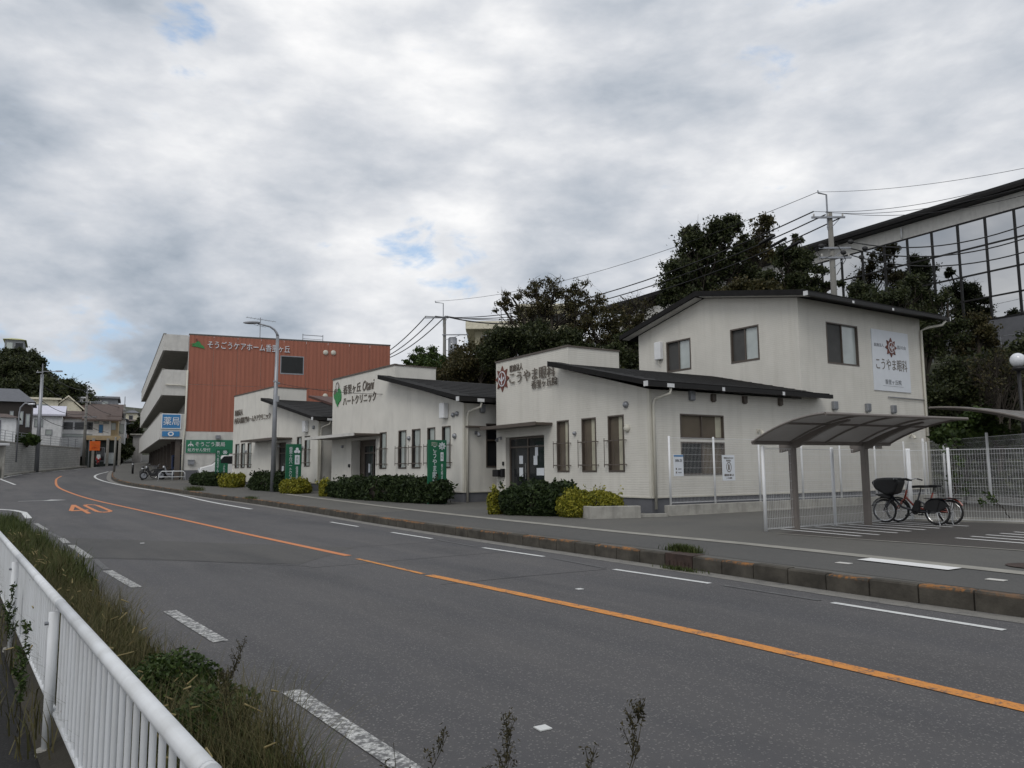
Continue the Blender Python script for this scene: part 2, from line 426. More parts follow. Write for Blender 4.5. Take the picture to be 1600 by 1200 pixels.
# ------------------------------------------------------------------ terrain, road, pavement
KP = [(16.6,-8.3),(9.8,1.57),(7.5,4.9),(5.27,8.15),(4.24,9.6),(3.1,11.6),(2.36,12.75),(0,16.5),(-3.75,22.6),(-7.4,28.8),(-11.45,34.8),(-15.2,39.6),(-18.96,44.4),(-22.6,49.0),(-26.0,53.0),
      (-29.6,57.8),(-32.6,62.8),(-35.6,68.6),(-38.6,74.5),(-46,90),(-60,120),(-72,150)]
ky = np.array([p[1] for p in KP]); kx = np.array([p[0] for p in KP])
def K(y): return float(np.interp(y, ky, kx))
def smooth_poly(pts, step=.6, it=4):
    p = np.array(pts, float)
    for _ in range(3):
        q = [p[0]]
        for a, b in zip(p[:-1], p[1:]): q += [a*.75+b*.25, a*.25+b*.75]
        q.append(p[-1]); p = np.array(q)
    d = np.r_[0, np.cumsum(np.hypot(*(p[1:]-p[:-1]).T))]; n = int(d[-1]/step); s = np.linspace(0, d[-1], n+1)
    return np.c_[np.interp(s, d, p[:,0]), np.interp(s, d, p[:,1])]
KL = smooth_poly(KP, .5); ky, kx = KL[:,1].copy(), KL[:,0].copy()
def smst(a, b, x):
    t = min(1, max(0, (x-a)/(b-a))); return t*t*(3-2*t)
VA = (math.cos(R(32.6)), math.sin(R(32.6)))
WP = [(-74,53),(-57,59),(-48.6,64.0),(-45.5,67.9),(-47.3,72.4),(-48.9,78.5),(-49.9,85.5),(-51.2,91.3)]   # block wall round the outside of the bend
WY = [p[1] for p in WP[3:]]+[150]; WX = [p[0] for p in WP[3:]]+[-70]; WX0 = [p[0] for p in WP[:4]]; WY0 = [p[1] for p in WP[:4]]
def gz(x, y):                        # bare ground with the wooded bank behind the clinics and the terrace on the far left
    z = zt(min(y, 130)) - .15
    v = (x-4.3)*VA[0] + (y-24)*VA[1]
    w = -(x-4.3)*VA[1] + (y-24)*VA[0]
    z += 8.5*smst(18.5, 33, v)*(1-.45*smst(20, 55, w)) + 3*smst(33, 80, v)
    e = (np.interp(y, WY, WX)-x)*.89 if y > 67.9 else ((y-np.interp(x, WX0, WY0))*.85 if x < -45.4 else -1)
    if e > 2.2: z += 2.5*smst(2.2, 3.4, e) + .05*max(0, e-3) + 16*smst(10, 70, e)
    return z
ys = np.r_[np.arange(-30, 160, 2.0), np.arange(160, 700, 30)]; xs = np.r_[np.arange(-500, -100, 25), np.arange(-100, 110, 2.0), np.arange(110, 500, 25)]
g = MB(); g.grid([[(x, y, gz(x, y)) for x in xs] for y in ys])
tag(obj('ground', g, M['hill'], smooth=True), kind='structure')

def FX(y): return -2.56 - .731*(y-4.47)        # line of the white guard fence
def LX(y):
    if y < 21: return FX(y) + .15
    if y < 30: return FX(21)+.15 + (y-21)/9*(-75-FX(21))
    if y < 62: return -75
    return -46.6 - (y-70)*.12 if y > 68.5 else -75 + (y-62)/6.5*(75-46.4)
g = MB(); g.grid([[(LX(y)+(K(y)-LX(y))*t, y, zt(y)) for t in np.linspace(0, 1, 9)] for y in np.arange(-8, 150, 1.0)])
road = tag(obj('road', g, M['road']), kind='structure')
def pz(x, y): return zt(y) + .2 + .06*min(1, max(0, (x-K(y))/4))
g = MB(); g.grid([[(K(y)+.14+t, y, pz(K(y)+.14+t, y)) for t in (0, .4, 1, 2, 3, 4, 6, 9, 13, 18, 24, 30)] for y in np.arange(-8, 150, 1.0)])
pav = tag(obj('forecourt', g, M['pave']), kind='structure')
def ribbon(pts, w, dz, zf, step=1.0):
    p = np.array(pts, float); d = np.r_[0, np.cumsum(np.hypot(*(p[1:]-p[:-1]).T))]; n = max(1, int(d[-1]/step))
    s = np.linspace(0, d[-1], n+1); q = np.c_[np.interp(s, d, p[:,0]), np.interp(s, d, p[:,1])]
    t = np.gradient(q, axis=0) if len(q) > 1 else None; t /= np.hypot(*t.T)[:,None]; nn = np.c_[-t[:,1], t[:,0]]
    ww = np.broadcast_to(w, (len(q),)) if np.ndim(w) == 0 else np.interp(s, d, w)
    b = MB(); b.grid([[(*(q[i]+nn[i]*ww[i]/2), zf(*(q[i]+nn[i]*ww[i]/2))+dz), (*(q[i]-nn[i]*ww[i]/2), zf(*(q[i]-nn[i]*ww[i]/2))+dz)] for i in range(len(q))])
    return b
rz = lambda x, y: zt(y)
# asphalt of the footway between the kerb and the boundary strip
STRIP = [(7.5,7.6),(6.3,9.69),(5.22,11.66),(4.04,13.76),(2.56,15.9),(.45,19.5),(-3.3,25.8),(-7.2,32.4),(-11.2,38.4)]
fw = [((a[0]+K(a[1]-1.2))/2+.1, a[1]-.5) for a in STRIP]
obj('footway', ribbon([(8.6,4.6)]+[(p[0], p[1]) for p in fw[1:7]], 1.55, .004, pz), M['walk'], pav)
obj('boundary_strip', ribbon(smooth_poly(STRIP, .8), .28, .012, pz), M['pale_concrete'], pav)
b = MB(); b.v = [(x, y, pz(x, y)+.004) for x, y in ((5.28,15.55),(9.6,18.85),(13.2,16.2),(10.6,8.4))]; b.f = [(0,3,2,1)]; obj('parking_surface', b, M['parking'], pav)
# long pale gutter along the kerb foot
KW = np.array([(p[0], p[1]) for p in KL if -6 < p[1] < 80])
kt = np.gradient(KW, axis=0); kt /= np.hypot(*kt.T)[:,None]; kn = np.c_[-kt[:,1], kt[:,0]]   # to the left of travel (road side)
obj('gutter_strip', ribbon(KW+kn*.2, .32, .004, rz), M['dirt'], road)
# kerb stones, one by one
kerb = tag(thing('kerb', None, None), kind='structure')
def kerbmat(name, lich):
    t = NT(name); geo = t.n('NewGeometry'); P = geo.outputs['Position']; s = t.n('SeparateXYZ'); t.l(t.obj(), s.inputs[0])
    a = t.noise(3, 6, .6, P); b = t.noise(16, 6, .65, P)
    k = t.ramp(a, [(.3, (.030, .026, .020)), (.7, (.105, .094, .076))]); k = t.mix(t.math('MULTIPLY', b, .5), k, (.035, .032, .026))
    if lich:
        top = t.ramp(s.outputs[2], [(.165, (0, 0, 0)), (.21, (1, 1, 1))])
        ln = t.ramp(t.math('ADD', t.math('MULTIPLY', a, .4), t.math('MULTIPLY', b, .6)), [(.47, (0, 0, 0)), (.56, (1, 1, 1))])
        k = t.mix(t.math('MULTIPLY', t.math('MULTIPLY', top, ln), lich), k, (.34, .135, .022))
    t.base(k); t.set(.95); t.bump(b, .5, .02); return t.m
KM = [kerbmat('kerb_lichen', .95), kerbmat('kerb_plain', .35), kerbmat('kerb_bare', 0)]
L0 = np.r_[0, np.cumsum(np.hypot(*(KW[1:]-KW[:-1]).T))]
s0 = 0.0; kmesh = []
for mi in range(3):
    b = MB(); b.prism([(0,0,-.08),(0,-.155,-.08),(0,-.155,.205),(0,-.02,.205),(0,0,.185)], (.583,0,0)); kmesh.append(b.mesh('kerb_stone', KM[mi]))
gratemat = plain('rust_iron', (.045, .028, .022), .9, var=.4, scale=8)
ib = MB(); ib.box(0, -.30, -.08, .58, 0, .21)
for i in range(6): ib.box(.06+i*.085, .002, .01, .10+i*.085, .012, .10)
i = 0
while s0 < L0[-1]-1:
    p = [np.interp(s0+d, L0, KW[:,0]) for d in (0, .6)], [np.interp(s0+d, L0, KW[:,1]) for d in (0, .6)]
    x, y, x2, y2 = p[0][0], p[1][0], p[0][1], p[1][1]
    if abs(y-12.12) < .28 and x > 2:
        o = link('drain_inlet', ib.mesh('drain_inlet', gratemat), kerb)
    else:
        o = link('kerb_stone', kmesh[0 if (rng.random() < .45) else (1 if rng.random() < .6 else 2)], kerb)
    an = math.atan2(y2-y, x2-x)
    o.location = (x, y, zt(y)+rng.normal(0, .006)); o.rotation_euler = (rng.normal(0, .012), -math.atan2(zt(y2)-zt(y), .6)+rng.normal(0, .004), an)
    s0 += .602
# road paint
def mark(name, pts, w, mt, dz=.006, step=.5): return obj(name, ribbon(pts, w, dz, rz, step), M[mt], road)
YP = [(9.7,-5.0),(5.2,2.1),(3.28,5.14),(2.53,6.33),(1.31,8.2),(-1.26,11.71)]
mark('centre_line', smooth_poly(YP, .5), .155, 'yellow')
mark('centre_line', [(-1.36,11.85),(-2.78,13.95)], .085, 'yellow')
mark('centre_line', smooth_poly([(-3.05,14.45),(-6.26,18.98),(-10.15,24.61),(-16.34,32.97),(-21.74,39.84),(-27.4,47.6),(-31.4,53.3),(-35.2,59.6),(-38.0,64.4),(-40.2,68.9)], .6), .15, 'oran')
mark('centre_line', smooth_poly([(-40.2,68.9),(-42.6,74.6),(-45.0,80),(-48.3,86.9)], .6), .12, 'faint')
for a, b in (((4.67,7.53),(3.68,9.1)),((2.67,10.67),(1.57,12.22)),((.55,14.07),(-.61,15.76)),((-1.86,17.9),(-3.09,19.84)),((-4.36,21.95),(-5.6,23.9)),((6.6,4.5),(5.6,6.1))):
    mark('lane_dash', [a, b], .10, 'wline')
for a, b in (((-6.9,26.1),(-8.3,28.1)),((-8.9,29.0),(-10.1,30.7)),((-.75,15.95),(-1.7,17.6)),((1.45,12.4),(.7,13.8)),((3.6,9.25),(2.8,10.5))): mark('lane_dash', [a, b], .08, 'faint')
mark('edge_line', smooth_poly([(-10.5,31.2),(-14.54,37.0),(-18.2,42.7),(-22.2,48.0),(-26.9,53.6),(-31.0,58.9),(-34.2,63.6),(-36.6,67.6),(-38.6,71.8),(-40.6,77.6)], .6), .17, 'wline')
for a, b in (((-.2,3.7),(-1.59,5.67)),((-2.7,7.29),(-3.88,8.89)),((-5.14,10.71),(-6.49,12.53)),((-7.81,14.42),(-9.61,16.99)),((-10.0,17.5),(-10.9,18.8))): mark('lane_dash', [a, b], .14, 'worn')
for a, b in (((-6.6,12.7),(-7.6,14.2)),((-10.9,18.8),(-12.4,20.8))): mark('lane_dash', [a, b], .10, 'faint')
mark('lane_dash', [(-13.0,21.7),(-14.9,24.3)], .12, 'worn'); mark('edge_line', [(-16.67,26.78),(-19.0,30.2),(-20.3,31.6),(-21.8,32.6),(-30,35)], .2, 'wline')
mark('edge_line', [(-36,56),(-42.73,64.46),(-45.24,69.52),(-46.3,72.96)], .16, 'wline')
for a, b in (((-46.5,74),(-46.9,77)),((-47.1,79),(-47.5,82)),((-47.7,84),(-48.3,87)),((-48.5,89),(-48.9,92))): mark('lane_dash', [a, b], .14, 'wline')
mark('arrow_marking', [(-24.46,38.35),(-23.2,39.05)], .14, 'wline')
b = MB(); b.v = [(-23.35,38.55,zt(38.6)+.008),(-22.55,39.25,zt(39.2)+.008),(-23.55,39.55,zt(39.5)+.008)]; b.f = [(0,1,2)]; obj('arrow_marking', b, M['wline'], road)
# the speed number, four strokes and a ring
Q = [np.array(p) for p in ((-16.15,28.71),(-15.45,30.2),(-18.9,35.3),(-20.48,35.22))]
def q40(u, v): p = (Q[0]*(1-u)+Q[1]*u)*(1-v)+(Q[3]*(1-u)+Q[2]*u)*v; return (p[0], p[1], zt(p[1])+.007)
def poly40(pts, w=.11, closed=False):
    b = MB()
    P = pts + ([pts[0]] if closed else [])
    for (a, c), (d, e) in zip(P[:-1], P[1:]):
        t = np.array([d-a, (e-c)*1.4]); t /= np.hypot(*t); n = np.array([-t[1], t[0]/1.4])*w/2
        b.quad(q40(a+n[0], c+n[1]), q40(d+n[0], e+n[1]), q40(d-n[0], e-n[1]), q40(a-n[0], c-n[1]))
    return b
b4 = poly40([(.33,0),(.33,.98),(.02,.34),(.47,.34)]); b0 = poly40([(.60,.12),(.60,.88),(.68,.97),(.86,.97),(.94,.88),(.94,.12),(.86,.03),(.68,.03)], closed=True)
n0 = len(b4.v); b4.v += b0.v; b4.f += [tuple(i+n0 for i in f) for f in b0.f]
obj('speed_number', b4, M['oran'], road)
# repaired asphalt, seams, road studs
b = MB(); b.v = [(x, y, zt(y)+.003) for x, y in ((-9.84,14.98),(-3.6,13.2),(-3.25,16.0),(-10.95,19.02))]; b.f = [(0,1,2,3)]; obj('asphalt_repair', b, M['patch'], road)
seam = plain('bitumen_seam', (.045, .045, .046), .7)
for pts in ([(-3.33,12.67),(-1.4,14.1),(1.69,16.11)], [(-1.0,10.75),(.3,11.6),(1.45,12.25)], [(-16.98,27.45),(-12.9,27.95),(-8.63,28.21)], [(-9.84,14.98),(-6.6,14.2),(-3.33,12.9)], [(-3.3,16.1),(-1.2,17.4)]):
    obj('asphalt_seam', ribbon(pts, .022, .005, rz, .3), seam, road)
for x, y in ((.86,10.25),(.17,4.83),(-8.23,17.32)):
    b = MB(); b.box(-.042,-.04,.003,.042,.04,.010); o = obj('paint_square', b, M['wline'], road); o.location = (x, y, zt(y)); o.rotation_euler = (0,0,R(30))
# paint on the parking
for a, b_ in (((5.69,16.54),(6.55,14.7)),((6.1,16.78),(7.01,14.95)),((6.63,17.09),(7.56,15.35)),((7.14,17.47),(8.0,15.7)),((7.65,17.75),(8.48,16.05)),((8.1,18.05),(9.0,16.45)),((8.6,18.3),(9.45,16.75)),((9.0,18.55),(9.9,16.95))):
    obj('bay_line', ribbon([a, b_], .10, .010, pz, .4), M['bay'], pav)
for k in range(6):
    a = np.array((8.05,14.2))+np.array((.46,.30))*k; obj('bay_line', ribbon([a, a+np.array((.95,-1.9))], .10, .010, pz, .4), M['bay'], pav)
obj('edge_strip', ribbon([(5.23,15.5),(6.65,13.57),(7.84,12.01),(10.6,8.4)], .09, .009, pz, .4), M['pale_concrete'], pav)
obj('white_tile', ribbon([(5.06,11.3),(5.70,10.12)], .30, .018, pz, .3), M['bay'], pav)
for x, y in ((4.62,10.95),(5.68,9.24)):
    b = MB(); b.box(-.1,-.06,0,.1,.06,.006); o = obj('survey_marker', b, M['offwhite'], pav); o.location = (x, y, pz(x, y)+.008); o.rotation_euler = (0,0,R(-55))
b = MB(); b.lathe([(0,.006),(.3,.006),(.33,.003)], n=24); o = obj('manhole_cover', b, gratemat, pav); o.location = (6.85,10.3,pz(6.85,10.3)+.004)
# dark footpath on the camera side of the guard fence
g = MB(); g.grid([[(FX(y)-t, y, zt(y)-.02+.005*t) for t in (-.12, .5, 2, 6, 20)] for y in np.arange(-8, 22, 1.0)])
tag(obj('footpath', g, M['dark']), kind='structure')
g = MB(); g.grid([[(FX(y)+t, y, zt(y)+h) for t, h in ((-.1,.0),(.15,.05),(.5,.04),(.85,.006))] for y in np.arange(-6, 25, .5)])
tag(obj('verge', g, M['soil'], smooth=True), kind='structure')
# block wall line along the outside of the bend

# ------------------------------------------------------------------ building helpers (local frame: X = along the side wall, Y = along the street front, front looks to -X, side looks to -Y)
class Frame:
    def __init__(s, root, z0): s.root = root; s.z0 = z0
def wallmesh(plane, c, a0, a1, z0, top, holes=(), depth=.12, z_off=0):
    """vertical wall in plane X=c ('X') or Y=c ('Y'); top = [(a, z), ...]; holes with reveals going inward (+)"""
    b = MB(); ta = [t[0] for t in top]; tz = [t[1] for t in top]
    cuts = sorted(set([a0, a1] + [a for h in holes for a in h[:2] if a0 < a < a1] + [a for a in ta if a0 < a < a1]))
    P = (lambda a, z, d=0: (c+d, a, z-z_off)) if plane == 'X' else (lambda a, z, d=0: (a, c+d, z-z_off))
    for l, r in zip(cuts[:-1], cuts[1:]):
        mid = (l+r)/2; hs = sorted([h for h in holes if h[0] < mid < h[1]], key=lambda h: h[2]); z = z0
        tl, tr = float(np.interp(l, ta, tz)), float(np.interp(r, ta, tz))
        for h in hs:
            if h[2] > z + 1e-6: b.quad(P(l, z), P(r, z), P(r, h[2]), P(l, h[2]))
            z = h[3]
        b.quad(P(l, z), P(r, z), P(r, tr), P(l, tl))
    for h in holes:
        l, r, zb, zt_ = h
        b.quad(P(l, zb), P(r, zb), P(r, zb, depth), P(l, zb, depth)); b.quad(P(l, zt_), P(r, zt_), P(r, zt_, depth), P(l, zt_, depth))
        b.quad(P(l, zb), P(l, zt_), P(l, zt_, depth), P(l, zb, depth)); b.quad(P(r, zb), P(r, zt_), P(r, zt_, depth), P(r, zb, depth))
    return b
def pbox(b, plane, c, a0, a1, z0, z1, d0, d1, zo=0):       # box on a wall plane, d = distance along the inward normal (negative = proud)
    if plane == 'X': b.box(c+d0, a0, z0-zo, c+d1, a1, z1-zo)
    else: b.box(a0, c+d0, z0-zo, a1, c+d1, z1-zo)
    return b
def window(root, plane, c, a0, a1, z0, z1, zo, panes=(('curtain', 0, 1),), fr='brown', fw=.045, mull=(), depth=.09, grille=None, name='window', proud=.015, transom=()):
    f = MB()
    for q in ((a0, a0+fw, z0, z1), (a1-fw, a1, z0, z1), (a0+fw, a1-fw, z0, z0+fw*1.3), (a0+fw, a1-fw, z1-fw, z1)): pbox(f, plane, c, *q, -proud, depth+.02, zo)
    for m_ in mull: pbox(f, plane, c, a0+(a1-a0)*m_-.022, a0+(a1-a0)*m_+.022, z0+fw*1.3, z1-fw, .02, depth+.02, zo)
    for m_ in transom: pbox(f, plane, c, a0+fw, a1-fw, z0+(z1-z0)*m_-.03, z0+(z1-z0)*m_+.03, .015, depth+.021, zo)
    w = obj(name, f, M[fr], root)
    for i, (mt, p0, p1) in enumerate(panes):
        g = MB(); pbox(g, plane, c, a0+fw+(a1-a0-2*fw)*p0, a0+fw+(a1-a0-2*fw)*p1, z0+fw*1.3, z1-fw, depth-.012+.012*(i % 2), depth+.03+.002*i, zo)
        obj('pane', g, M[mt], w)
    if grille:
        zb, zt_, nb = grille
        g = MB(); e = .14
        for z in (zb, zt_): pbox(g, plane, c, a0-e, a1+.07, z-.018, z+.018, -.15, -.12, zo)
        for z in (zb, zt_):
            for a in (a0-e+.03, a1+.02): pbox(g, plane, c, a, a+.025, z-.012, z+.012, -.12, 0, zo)
        for i in range(nb):
            a = a0-e+.02 + (a1-a0+e+.03)*i/(nb-1) if nb > 1 else (a0+a1)/2
            pbox(g, plane, c, a, a+.016, zb-.09, zt_+.09, -.143, -.127, zo)
        obj('window_grille', g, M['brown'], w)
    return w
def text_mesh(body, w, h, depth, vertical=False, shear=0):
    c = bpy.data.curves.new('t', 'FONT'); c.body = '\n'.join(body) if vertical else body; c.extrude = .02; c.resolution_u = 2; c.shear = shear
    if vertical: c.align_x = 'CENTER'; c.space_line = .92
    o = bpy.data.objects.new('t', c); col.objects.link(o); dg = bpy.context.evaluated_depsgraph_get(); dg.update()
    me = bpy.data.meshes.new_from_object(o.evaluated_get(dg)); bpy.data.objects.remove(o)
    v = np.array([x.co[:] for x in me.vertices]); F = [tuple(p.vertices) for p in me.polygons]; bpy.data.meshes.remove(me)
    lo, hi = v.min(0), v.max(0); v[:,0] = (v[:,0]-lo[0])/(hi[0]-lo[0])*w; v[:,1] = (v[:,1]-lo[1])/(hi[1]-lo[1])*h; v[:,2] = (v[:,2]-lo[2])/(hi[2]-lo[2])*depth
    return v, F
def lettering(parent, body, plane, c, a0, a1, z0, z1, zo, mt, depth=.03, gap=.004, vertical=False, shear=0, name='lettering'):
    """a0 = left edge as read, a1 = right edge as read"""
    v, F = text_mesh(body, abs(a1-a0), z1-z0, depth, vertical, shear); b = MB(); sg = 1 if a1 > a0 else -1
    for x, y, z in v:
        b.v.append((c-gap-z, a0+sg*x, z0+y-zo) if plane == 'X' else (a0+sg*x, c-gap-z, z0+y-zo))
    b.f = F
    return obj(name, b, M[mt], parent)
def emblem(parent, plane, c, a, z, r, zo, mt='logo_red', inner='signw', name='emblem', gap=.006, th=.03, inner2='logo_red'):
    """eight pointed sun with an oval ring and a small figure"""
    P = (lambda x, y, d: (c-d, a-x, z+y-zo)) if plane == 'X' else (lambda x, y, d: (a+x, c-d, z+y-zo))
    def plate(pts, d0, d1, mt_, par, nm):
        b = MB(); n = len(pts); b.v = [P(x, y, d0) for x, y in pts]+[P(x, y, d1) for x, y in pts]
        b.f = [tuple(range(n)), tuple(range(n, 2*n))]+[(i, (i+1) % n, n+(i+1) % n, n+i) for i in range(n)]
        return obj(nm, b, M[mt_], par)
    star = []
    for k in range(16):
        an = math.pi*k/8; q = r if k % 2 == 0 else r*.62
        star.append((q*math.sin(an), q*math.cos(an)))
    o = plate(star, gap, gap+th, mt, parent, name)
    ring = lambda k: [(k*r*.52*math.sin(2*math.pi*i/24), k*r*.58*math.cos(2*math.pi*i/24)) for i in range(24)]
    plate(ring(1), gap+th+.001, gap+th+.012, inner, o, 'emblem_ring'); plate(ring(.86), gap+th+.013, gap+th+.018, inner2, o, 'emblem_field')
    plate([(-.05*r, -.42*r), (.05*r, -.42*r), (.06*r, .1*r), (0, .45*r), (-.06*r, .1*r)], gap+th+.019, gap+th+.026, inner, o, 'emblem_figure')
    for s in (-1, 1): plate([(s*.08*r, -.15*r), (s*.12*r, -.2*r), (s*.36*r, 0), (s*.34*r, .12*r), (s*.22*r, .1*r), (s*.18*r, -.02*r)], gap+th+.019, gap+th+.026, inner, o, 'emblem_figure')
    return o
def hood_vent(root, plane, c, a, z, zo, w=.2, h=.26, d=.14, mt='steel'):
    b = MB(); pbox(b, plane, c, a-w/2, a+w/2, z-h/2, z+h/2, -d, -.003, zo); pbox(b, plane, c, a-w/2+.02, a+w/2-.02, z-h/2-.03, z-h/2, -d+.02, -.02, zo)
    return obj('vent_hood', b, M[mt], root, bevel=.02)
def dome_vent(root, plane, c, a, z, zo, r=.1, mt='cream'):
    b = MB(); b.lathe([(r*1.05, 0), (r*1.05, -.015), (r, -.05), (r*.75, -.09), (r*.35, -.11), (0.001, -.115)], n=14, axis='x' if plane == 'X' else 'y')
    o = obj('round_vent', b, M[mt], root, True); o.location = (c-.003, a, z-zo) if plane == 'X' else (a, c-.003, z-zo); return o
def wall_lamp(root, plane, c, a, z, zo, mt='cream'):
    b = MB(); pbox(b, plane, c, a-.05, a+.05, z-.06, z+.06, -.04, -.002, zo)
    P = (lambda a_, d, z_: (c-d, a_, z_-zo)) if plane == 'X' else (lambda a_, d, z_: (a_, c-d, z_-zo))
    b.tube([P(a, .04, z), P(a, .12, z+.04), P(a, .17, z-.02)], .02, 6); b.tube([P(a, .17, z+.0), P(a+.0, .23, z-.13)], [.045, .075], 10)
    return obj('wall_lamp', b, M[mt], root)
def downpipe(root, pts, r=.04, mt='cream'): return obj('downpipe', MB().tube(pts, r, 8), M[mt], root, True)

def clinic(name, label, origin, ang, y1, ty0, ty1, td, tz, zhi, zlow, depth, wins, door, canopy, zo, wall='wall_c', sidewins=(), two=None, rd=.5, wd=.09):
    root = thing(name, label, 'clinic', (origin[0], origin[1], zo), R(ang))
    T = lambda z: z
    # front wall under the shed roof and the taller block beside it
    holesA = [w[:4] for w in wins if w[1] < ty0] ; zf = zo+.37
    doorh = door['hole']
    holesB = [w[:4] for w in wins if w[0] >= ty0] + ([doorh] if doorh[0] >= ty0-.01 else [])
    hx = [w[:4] for w in wins if w[0] < ty0 < w[1]]
    if doorh[0] < ty0-.01: holesA.append(doorh)
    f = wallmesh('X', 0, 0, ty0, zf, [(0, zlow), (ty0, zhi)], holesA, .1, zo); obj('front_wall', f, M[wall], root)
    f = wallmesh('X', 0, ty0, ty1, zf, [(ty0, tz), (ty1, tz)], holesB, .1, zo); obj('parapet_wall', f, M[wall], root)
    b = MB()
    b.quad((0,ty0,zhi-.6-zo),(td,ty0,zhi-.6-zo),(td,ty0,tz-zo),(0,ty0,tz-zo)); b.quad((0,ty1,-.0),(td,ty1,0),(td,ty1,tz-zo),(0,ty1,tz-zo)); b.quad((td,ty0,zhi-.6-zo),(td,ty1,zhi-.6-zo),(td,ty1,tz-zo),(td,ty0,tz-zo)); b.quad((0,ty0,tz-.02-zo),(td,ty0,tz-.02-zo),(td,ty1,tz-.02-zo),(0,ty1,tz-.02-zo))
    obj('parapet_side', b, M[wall], root)
    b = MB(); b.box(-.035,ty0-.035,tz-zo,.12,ty1+.035,tz+.07-zo); b.box(.12,ty0-.035,tz-zo,td+.03,ty0+.12,tz+.055-zo); b.box(.12,ty1-.12,tz-zo,td+.03,ty1+.035,tz+.055-zo); obj('coping', b, M['brown'], root)
    b = MB(); b.box(.15,ty0-.03,zhi+.10-zo,td+.02,ty0-.004,zhi+.17-zo); obj('flashing', b, M['white'], root)
    for a in (ty0+.004, ty0+2.3):                       # cover strips of the siding joints
        s = MB(); pbox(s, 'X', 0, a, a+.03, zf+2.9 if a > ty0+1 else zhi+.12, tz, -.006, -.001, zo); obj('joint_strip', s, M['wall_b'], root)
    sX = two['x0'] if two else depth
    side_top = [(0, zlow), (depth, zlow)]
    if two: side_top = [(0, zlow), (two['x0'], zlow), (two['x0']+.001, two['ze']), (depth, two['ze'])]
    holesS = [w['r'] for w in sidewins]
    obj('side_wall', wallmesh('Y', 0, 0, depth, zf, side_top, holesS, .1, zo), M[wall], root)
    b = MB(); b.quad((depth,0,0),(depth,ty1,0),(depth,ty1,zlow-zo),(depth,0,zlow-zo)); b.quad((0,ty1,0),(depth,ty1,0),(depth,ty1,zhi-.3-zo),(0,ty1,zhi-.3-zo)); obj('back_wall', b, M[wall], root)
    for px_ in (0, -.0):
        pass
    b = MB(); b.box(.02,-.0+.02,-.3,depth-.02,ty1-.02,.355); obj('foundation', b, M['found'], root)
    b = MB(); b.box(-.02,-.02,.355,-.001,ty1,.40); b.box(-.02,-.022,.355,depth,-.001,.40); obj('base_trim', b, M['cream'], root)
    b = MB(); b.box(-.012,-.012,.4,.10,-.001,zlow-zo); b.box(-.013,-.012,.4,-.001,.10,zlow-zo); obj('corner_board', b, M['cream'], root)
    # shed roof falling to the side wall
    gy, gz_ = -.48, zlow+.06
    sl = (zhi+.06-gz_)/(ty0-gy); X1 = two['x0'] if two else depth+.4
    rf = MB()
    rf.prism([(-.6,gy,gz_-zo),(-.6,ty0+.45,gz_+sl*(ty0+.45-gy)-zo),(-.6,ty0+.45,gz_+sl*(ty0+.45-gy)+.18-zo),(-.6,gy,gz_+.16-zo)], (.595,0,0))
    rf.prism([(-.004,gy,gz_-zo),(-.004,ty0-.004,zhi+.06-zo),(-.004,ty0-.004,zhi+.23-zo),(-.004,gy,gz_+.16-zo)], (X1+.004-.004,0,0))
    if two: rf.box(X1, gy, gz_-zo+.02, X1+.95, -.03, gz_+.15-zo)
    obj('roof', rf, M['roof'], root)
    # slate courses on the roof
    for k in range(9):
        s = MB(); y = gy+.25+k*(ty0-gy-.3)/9; z = gz_+sl*(y-gy)+.17-zo
        s.box(.05, y, z, X1-.05, y+.012, z+.012); obj('roof_course', s, M['gut'], root)
    gt_ = MB(); gt_.box(-.62, gy-.13, gz_-.04-zo, X1+(.97 if two else 0), gy-.004, gz_+.10-zo); gut = obj('gutter', gt_, M['gut'], root)
    for x in np.arange(-.3, X1, 3.0) if two else (-.3, depth-.3):
        s = MB(); s.box(x-.06 if x > 0 else x+.5, gy-.137, gz_-.045-zo, x+.06 if x > 0 else x+.8, gy-.129, gz_+.075-zo); obj('gutter_joint', s, M['bracket'], gut)
    s = MB(); s.box(-.64, gy-.14, gz_-.05-zo, -.60, gy+.02, gz_+.11-zo); obj('gutter_end', s, M['bracket'], gut)
    downpipe(root, [(.42,gy-.05,gz_-.06-zo),(.40,gy-.03,gz_-.22-zo),(.22,gy+.12,gz_-.30-zo),(.13,-.13,gz_-.38-zo),(.11,-.07,gz_-.55-zo),(.11,-.07,.02)], .045)
    # flat roof behind
    b = MB(); b.box(td+.0, ty0-.004, zhi-.05-zo, depth, ty1, zhi+.03-zo); obj('rear_roof', b, M['roof'], root)
    for w in wins:
        window(root, 'X', 0, *w[:4], zo, panes=w[4], depth=wd, grille=w[5] if len(w) > 5 else None)
    for w in sidewins:
        window(root, 'Y', 0, *w['r'], zo, panes=w['panes'], mull=w.get('mull', ()), grille=w.get('grille'), transom=w.get('transom', ()))
    # entrance
    a0, a1, zb, ztp = doorh
    b = MB()
    for q in (((0.1,a0,zb-zo),(rd,a0,zb-zo),(rd,a0,ztp-zo),(0.1,a0,ztp-zo)), ((0.1,a1,zb-zo),(rd,a1,zb-zo),(rd,a1,ztp-zo),(0.1,a1,ztp-zo)), ((0.1,a0,ztp-zo),(rd,a0,ztp-zo),(rd,a1,ztp-zo),(0.1,a1,ztp-zo))): b.quad(*q)
    obj('porch_recess', b, M[wall], root)
    dz0 = zo+.02; dz1 = door['top']; d0, d1 = door['span']; fr = MB(); fwid = .07
    dk = MB(); dk.box(rd+.03, a0, dz0-zo, rd+.05, a1, ztp-zo); obj('porch_back', dk, M['brown'], root)
